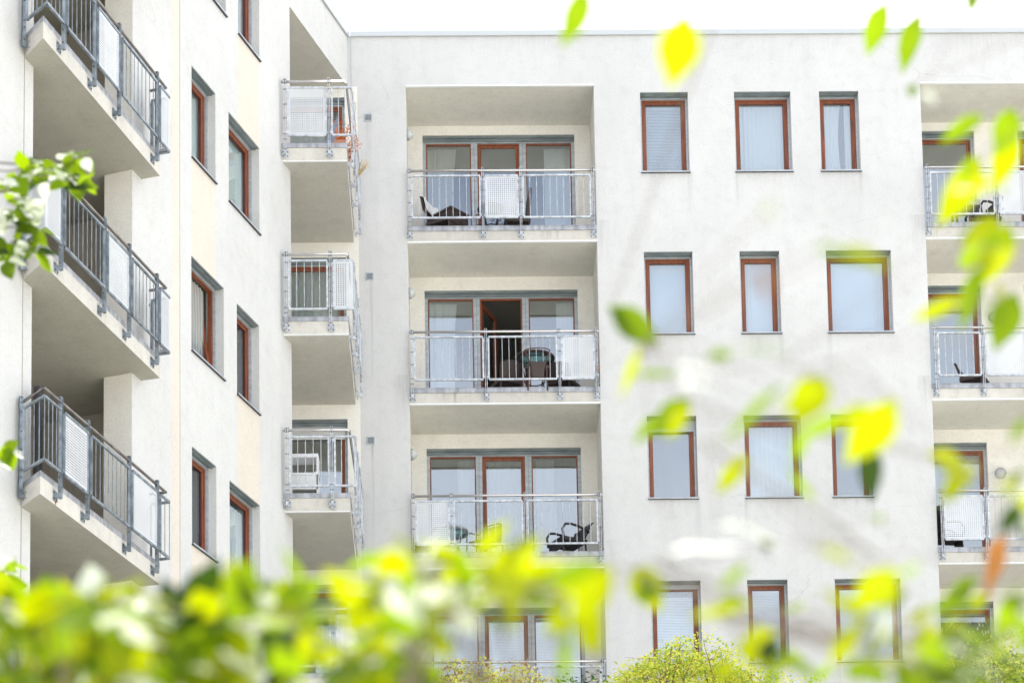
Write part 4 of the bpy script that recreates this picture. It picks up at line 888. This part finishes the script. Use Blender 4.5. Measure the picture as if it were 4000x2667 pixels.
crown_tree('locust_tree', 'flat topped yellow green locust tree below the plain facade windows', 'tree', (4.3, -5.2, GZ), lower(.10, [(3.05, 9.52), (3.2, 9.66), (3.4, 9.68), (3.7, 9.82), (3.95, 9.93), (4.3, 9.97), (4.6, 9.93), (4.85, 9.83), (5.1, 9.72), (5.35, 9.58), (5.5, 9.48)]), 3.05, 5.5, .8, .22, 10000, .062, GL, r5, .10, 2, 44, RB)
crown_tree('broadleaf_shrub_tree', 'dense lime green bush top in front of the right hand loggias', 'tree', (9.0, -5.0, GZ), lower(.10, [(7.5, 9.55), (7.8, 9.72), (8.0, 9.85), (8.3, 9.98), (8.6, 10.06), (8.9, 10.08), (9.15, 10.02), (9.4, 9.86), (9.8, 9.78), (10.3, 9.8), (11.2, 9.7), (12, 9.6)]), 7.5, 12.0, .7, .22, 20000, .085, [YL[1], GL[2], DL[1], YL[2], YL[1]], r5, .12, 3, 46, RB, 2.6)

# ================================================================== FOREGROUND TREES, CLOSE TO THE VIEWER AND OUT OF FOCUS
def at(u, v, d):
    """point d metres ahead along the sight line through overview position (u, v)"""
    return CAM + RM @ Vector(((u * 1.70068 - 2000) / F, 1, -(v * 1.70068 - PY) / F)) * d
def px(wd, d): return wd * 1.70068 / F * d
r6 = random.Random(23)
# right-hand tree: trunk outside the frame, drooping twigs with long leaves
SP = [ # base u,v, tip u,v, width, distance, material
 (1345, -20, 1303, 92, 50, 4.2, 1), (1575, 42, 1543, 190, 82, 3.6, 0), (1530, 28, 1478, 46, 12, 3.4, 1), (2035, 12, 1988, 118, 48, 5.6, 1), (2112, 38, 2066, 150, 48, 5.8, 1), (2243, -25, 2226, 26, 30, 5.5, 2),
 (2097, 196, 2093, 220, 18, 5.0, 2), (2254, 268, 2166, 318, 34, 4.6, 1), (2326, 255, 2296, 345, 56, 4.6, 1), (2330, 300, 2288, 425, 52, 4.8, 0), (2246, 372, 2172, 506, 66, 4.6, 0), (2240, 360, 2200, 420, 30, 4.4, 1),
 (2282, 500, 2226, 600, 66, 4.4, 0), (2315, 520, 2262, 650, 62, 4.4, 0), (2236, 560, 2212, 620, 40, 4.2, 1), (2262, 610, 2196, 745, 50, 4.3, 1), (2208, 690, 2096, 730, 30, 4.0, 0), (2330, 678, 2288, 796, 60, 4.8, 2),
 (1775, 468, 1750, 492, 26, 2.6, 0), (1750, 610, 1768, 680, 15, 2.3, 4), (1872, 572, 1990, 584, 24, 2.7, 1), (1940, 578, 2052, 600, 34, 2.8, 0), (1408, 712, 1506, 782, 56, 4.4, 2), (1400, 706, 1470, 760, 40, 4.4, 1), (1468, 795, 1432, 908, 20, 3.9, 0), (1455, 862, 1566, 852, 14, 3.7, 1),
 (1625, 822, 1690, 806, 24, 3.4, 1), (1700, 806, 1816, 788, 18, 2.9, 1), (1560, 848, 1634, 838, 34, 3.2, 5), (1570, 886, 1640, 872, 34, 3.2, 5), (1578, 918, 1500, 996, 52, 4.0, 2), (1585, 935, 1530, 1000, 40, 3.9, 0), (1512, 955, 1460, 1010, 26, 3.9, 1),
 (1796, 892, 1650, 1004, 26, 3.3, 1), (1888, 868, 1832, 962, 76, 3.5, 0), (1902, 896, 1800, 934, 40, 3.4, 0), (2052, 922, 1952, 1062, 84, 3.5, 0), (1990, 930, 1912, 980, 32, 3.4, 0), (2004, 1030, 1996, 1136, 46, 4.2, 3), (1944, 948, 1832, 1010, 30, 3.5, 1), (1850, 980, 1826, 1062, 26, 3.6, 1),
 (1712, 1048, 1654, 1122, 36, 4.2, 0), (1812, 1076, 1872, 1152, 16, 3.9, 1), (2135, 1046, 2242, 1092, 60, 4.0, 0), (2236, 1070, 2164, 1140, 56, 3.9, 0), (1462, 1306, 1510, 1392, 62, 4.0, 0), (1520, 1326, 1470, 1370, 50, 4.0, 1),
 (1660, 1208, 1806, 1232, 52, 3.3, 5), (1545, 1272, 1690, 1232, 34, 3.1, 5), (2000, 1188, 2040, 1192, 14, 3.6, 1), (1880, 1262, 1972, 1284, 20, 2.9, 0), (2306, 1232, 2266, 1340, 42, 4.3, 4), (2290, 1262, 2258, 1370, 22, 4.2, 4),
 (2246, 1330, 2146, 1392, 46, 4.4, 1), (2330, 1372, 2296, 1462, 42, 4.4, 1), (2262, 1360, 2236, 1398, 28, 4.2, 0), (1716, 1296, 1648, 1354, 20, 3.4, 1), (1590, 1418, 1716, 1386, 22, 3.3, 0), (2050, 1306, 1976, 1400, 82, 3.2, 0), (2060, 1340, 1990, 1380, 60, 3.1, 0),
 (1905, 1492, 2010, 1410, 24, 3.2, 0), (1726, 1444, 1786, 1536, 70, 3.4, 0), (1700, 1470, 1760, 1520, 50, 3.5, 0), (1790, 1500, 1760, 1590, 22, 3.4, 1), (2130, 1400, 2250, 1378, 18, 3.6, 1), (2352, 1080, 2300, 1140, 36, 3.8, 2), (2352, 1160, 2290, 1220, 40, 3.7, 3),
 (2170, 1480, 2230, 1500, 34, 3.5, 5), (2240, 1530, 2300, 1550, 40, 3.4, 5), (2140, 1520, 2210, 1590, 60, 3.2, 1), (2050, 1530, 2130, 1570, 50, 3.2, 0), (2330, 1420, 2380, 1500, 60, 3.4, 1), (1400, 1318, 1250, 1446, 92, 3.2, 0), (1396, 1312, 1310, 1420, 70, 3.3, 0), (1308, 1440, 1284, 1590, 26, 3.3, 1), (1380, 1300, 1250, 1330, 40, 3.1, 1),
 (2118, 212, 2150, 232, 24, 4.0, 5), (1750, 1240, 1770, 1262, 26, 4.0, 3), (2360, 960, 2320, 1010, 30, 3.6, 1), (1990, 1420, 1900, 1350, 26, 3.3, 0)]
trk = Vector(at(2950, 900, 3.9)); ft = empty('foreground_tree', (trk.x, trk.y, GZ), 'out of focus foreground tree whose scattered yellow green leaves hang over the right half', 'tree')
q = MB(); q.tube([(trk.x, trk.y, GZ), (trk.x + .02, trk.y, 0.2), (trk.x - .03, trk.y + .03, 1.6), (trk.x + .02, trk.y, 3.2), (trk.x - .05, trk.y, 4.6)], [.085, .07, .055, .04, .02], 12); q.build('trunk', BARK, ft)
limbs = [[(2950, 300), (2600, -120), (2100, -160), (1600, -110), (1340, -60)], [(2950, 620), (2600, 330), (2350, 230), (2240, 240)], [(2950, 900), (2560, 640), (2340, 640), (2200, 780), (1900, 830), (1620, 850), (1470, 800)],
         [(2950, 1150), (2500, 980), (2300, 1130), (2050, 1010), (1800, 1010), (1600, 1010)], [(2950, 1300), (2500, 1240), (2200, 1290), (1900, 1240), (1660, 1270), (1450, 1310)], [(2950, 1560), (2500, 1520), (2200, 1490), (1900, 1470), (1700, 1440), (1420, 1340)]]
bq = MB(); nodes = []
for li, l in enumerate(limbs):
    pts = [at(u, v, 3.9 - .12 * i + .05 * li) for i, (u, v) in enumerate(l)]; fine_ = []
    for a, b in zip(pts[:-1], pts[1:]):
        for k in range(5): fine_.append(a.lerp(b, k / 5) + Vector((r6.gauss(0, .006), r6.gauss(0, .006), r6.gauss(0, .006))))
    fine_.append(pts[-1]); nodes += fine_[3:]; bq.tube([tuple(p) for p in fine_], [max(.0009, .0010 * (1 - i / len(fine_))) for i in range(len(fine_))], 6, 0, False)
lq = MB()
for bu, bv, tu, tv, wd, d, m_ in SP:
    b = at(bu, bv, d); t_ = at(tu, tv, d + r6.uniform(-.04, .04)); view = (b - CAM).normalized(); nrm = (view * -1 + Vector((r6.gauss(0, .35), r6.gauss(0, .35), r6.uniform(.1, .9)))) if m_ != 5 else (view * -.55 + Vector((0, 0, 1.0)))
    ex = (t_ - b) * .07; leaf(lq, b - ex, t_ + ex, px(wd, d) * 1.22, nrm, m_, True)
    nn = min(nodes, key=lambda p: (p - b).length); bq.tube([tuple(nn), tuple(nn.lerp(b, .5) + Vector((0, 0, .008))), tuple(b)], [.0009, .0008, .0007], 5, 0, False)
for u0_, v0_, su, sv, cnt in ((2230, 1500, 95, 55, 34), (2330, 1420, 30, 40, 5), (2120, 1440, 90, 50, 12), (1760, 1500, 80, 50, 9), (1950, 1400, 80, 50, 7), (2300, 1150, 50, 40, 7), (2270, 560, 50, 90, 7), (2060, 1540, 60, 25, 9)):
    for _ in range(cnt):
        u = r6.gauss(u0_, su); v = r6.gauss(v0_, sv); d = r6.uniform(3.0, 4.4); b = at(u, v, d); dr = Vector((r6.gauss(0, 1), r6.gauss(0, 1), r6.gauss(-.5, .6))).normalized()
        leaf(lq, b, b + dr * .075 * r6.uniform(.6, 1.2), .036 * r6.uniform(.6, 1.2), Vector((r6.gauss(0, .8), r6.gauss(-.4, .8), .8)), r6.choice([0, 0, 1, 1, 1, 2, 2, 3, 5]), True)
        nn = min(nodes, key=lambda p: (p - b).length); bq.tube([tuple(nn), tuple(nn.lerp(b, .5) + Vector((0, 0, .01))), tuple(b)], [.0007, .0006, .0005], 5, 0, False)
bq.build('branch', BARK, ft); lq.build('foliage', LM, ft)
# left-hand shrub mass along the lower edge
def shrub(name, label, top, u0, u1, n, dist, seed, lsize, mats_w, bottom=None, trunk_u=None, vmax=2200, gapf=0.0, stems=5, cat='shrub'):
    rd = random.Random(seed); tu = trunk_u if trunk_u is not None else (u0 + u1) / 2; dm = sum(dist) / 2; b0 = at(tu, vmax, dm)
    t = empty(name, (b0.x, b0.y, GZ), label, cat); lq = MB(); bq = MB(); pts_ = []
    cl = []
    for k in range(n // 6):
        u = rd.uniform(u0, u1); tv = top(u); bv = bottom(u) if bottom else vmax; cl.append((u, tv + 14 + (bv - tv) * rd.random() ** 2.0, rd.uniform(*dist)))
    for k in range(n):
        cu, cv, cd_ = rd.choice(cl); u = cu + rd.gauss(0, 26); v = cv + rd.gauss(0, 24); d = cd_ + rd.gauss(0, .10)
        if v < top(u) + 8: v = top(u) + 8 + abs(rd.gauss(0, 16))
        p = at(u, v, d); dr = Vector((rd.gauss(0, 1), rd.gauss(0, 1), rd.gauss(-.15, .7))).normalized(); ls = lsize * rd.uniform(.65, 1.25)
        nrm = Vector((rd.gauss(0, .75), rd.gauss(-.25, .75), 1)); x = rd.random(); m_ = 0
        for i, w_ in enumerate(mats_w):
            x -= w_
            if x <= 0: m_ = i; break
        leaf(lq, p, p + dr * ls, ls * rd.uniform(.5, .72), nrm, m_, True); pts_.append(p)
    root = Vector((b0.x, b0.y, GZ))
    for s_ in range(stems):
        top_p = rd.choice(pts_); a = root + Vector((rd.uniform(-.12, .12), rd.uniform(-.1, .1), 0)); c = curve(tuple(a), tuple(top_p), 0, rd, 10, .03); bq.tube(c, [.016 * (1 - .08 * i) for i in range(11)], 6, 0, False)
        for _ in range(14):
            e_ = rd.choice(pts_); st = Vector(c[rd.randrange(7, 11)])
            if (e_ - st).length < 1.0: bq.tube(curve(tuple(st), tuple(e_), .02, rd, 4, .06), [.005, .004, .003, .002, .0015], 5, 0, False)
    bq.build('branch', BARK, t); lq.build('foliage', LM, t); return t
topA = interp([(-200, 1335), (0, 1330), (60, 1322), (120, 1345), (185, 1330), (215, 1292), (262, 1300), (320, 1345), (420, 1348), (520, 1335), (600, 1352), (690, 1318), (760, 1310), (830, 1335), (900, 1380), (940, 1440), (1000, 1520), (1100, 1640)])
topA2 = lambda u: topA(u) + 42
shrub('foreground_shrub', 'blurred mass of lime green leaves with bright highlights across the lower left', topA2, -150, 900, 900, (3.4, 4.5), 31, .095, [.40, .26, .15, .12, .0, .07])
topB = interp([(820, 1300), (870, 1230), (940, 1232), (1000, 1248), (1060, 1232), (1130, 1258), (1230, 1300), (1300, 1322), (1390, 1330)]); botB = interp([(820, 1360), (900, 1440), (1000, 1440), (1060, 1350), (1160, 1430), (1250, 1340), (1390, 1350)])
shrub('foreground_sapling', 'blurred spray of yellow leaves crossing in front of the lowest loggia', lambda u: topB(u) + 36, 850, 1345, 78, (3.2, 3.9), 8, .085, [.50, .26, .10, .05, 0, .09], botB, 760, 2200, stems=2)
# darker branch entering from the left edge, farther away
rd = random.Random(4); lt = at(-420, 700, 11.5); t = empty('leafy_tree', (lt.x, lt.y, GZ), 'glossy dark green branch reaching in at the left edge before the wing balconies', 'tree')
q = MB(); q.tube([(lt.x, lt.y, GZ), (lt.x, lt.y, 2), (lt.x + .05, lt.y, 5), (lt.x, lt.y, 8)], [.13, .11, .08, .05], 12); q.build('trunk', BARK, t)
bq = MB(); lq = MB()
CLS = [(175, 365, 26, 16), (145, 400, 30, 22), (95, 385, 26, 18), (70, 415, 30, 20), (25, 440, 26, 24), (170, 415, 22, 10), (60, 480, 20, 14), (25, 505, 22, 20), (75, 520, 30, 18), (35, 560, 30, 20), (70, 575, 20, 12), (10, 590, 20, 14), (10, 1040, 22, 16), (-20, 1060, 20, 14), (10, 1328, 22, 14), (30, 1312, 10, 8), (-60, 450, 50, 60), (-80, 560, 50, 60), (-120, 700, 60, 80), (-110, 900, 60, 80), (-120, 300, 60, 60)]
for cu, cv, ru, rv in CLS:
    c = at(cu, cv, 11.5); m0 = at(-420, cv + 60, 11.5); bq.tube(curve(tuple(m0), tuple(c), .02, rd, 6, .04), [.018, .015, .012, .009, .006, .004, .003], 5, 0, False)
    for k in range(int(11 if ru < 40 else 40)):
        p = at(cu + rd.gauss(0, ru * .5), cv + rd.gauss(0, rv * .5), 11.5 + rd.gauss(0, .2)); dr = Vector((rd.gauss(0, 1), rd.gauss(0, 1), rd.gauss(-.1, .5))).normalized(); ls = .115 * rd.uniform(.6, 1.2)
        leaf(lq, p, p + dr * ls, ls * rd.uniform(.55, .8), Vector((rd.gauss(0, .55), rd.gauss(-.1, .55), 1)), rd.choice([1, 1, 1, 2, 2, 2, 3, 5, 5]), True)
bq.build('branch', BARK, t); lq.build('foliage', LM, t)

q = MB(); c_ = PB + U * .39 + NO * .003; zt_ = LB[3] + .06
v = [(c_ - U * .022, zt_), (c_ + U * .024, zt_), (c_ + U * .018, zt_ - .03), (c_ + U * .012, zt_ - .058), (c_ - U * .004, zt_ - .058), (c_ - U * .014, zt_ - .03)]
n_ = len(v); q.v = [(p.x, p.y, z) for p, z in v] + [(p.x - NO.x * .002, p.y - NO.y * .002, z) for p, z in v]
q.face(list(range(n_))); q.face(list(range(n_, 2 * n_))[::-1])
q.build('rust_streak', M['rust'], wingb)
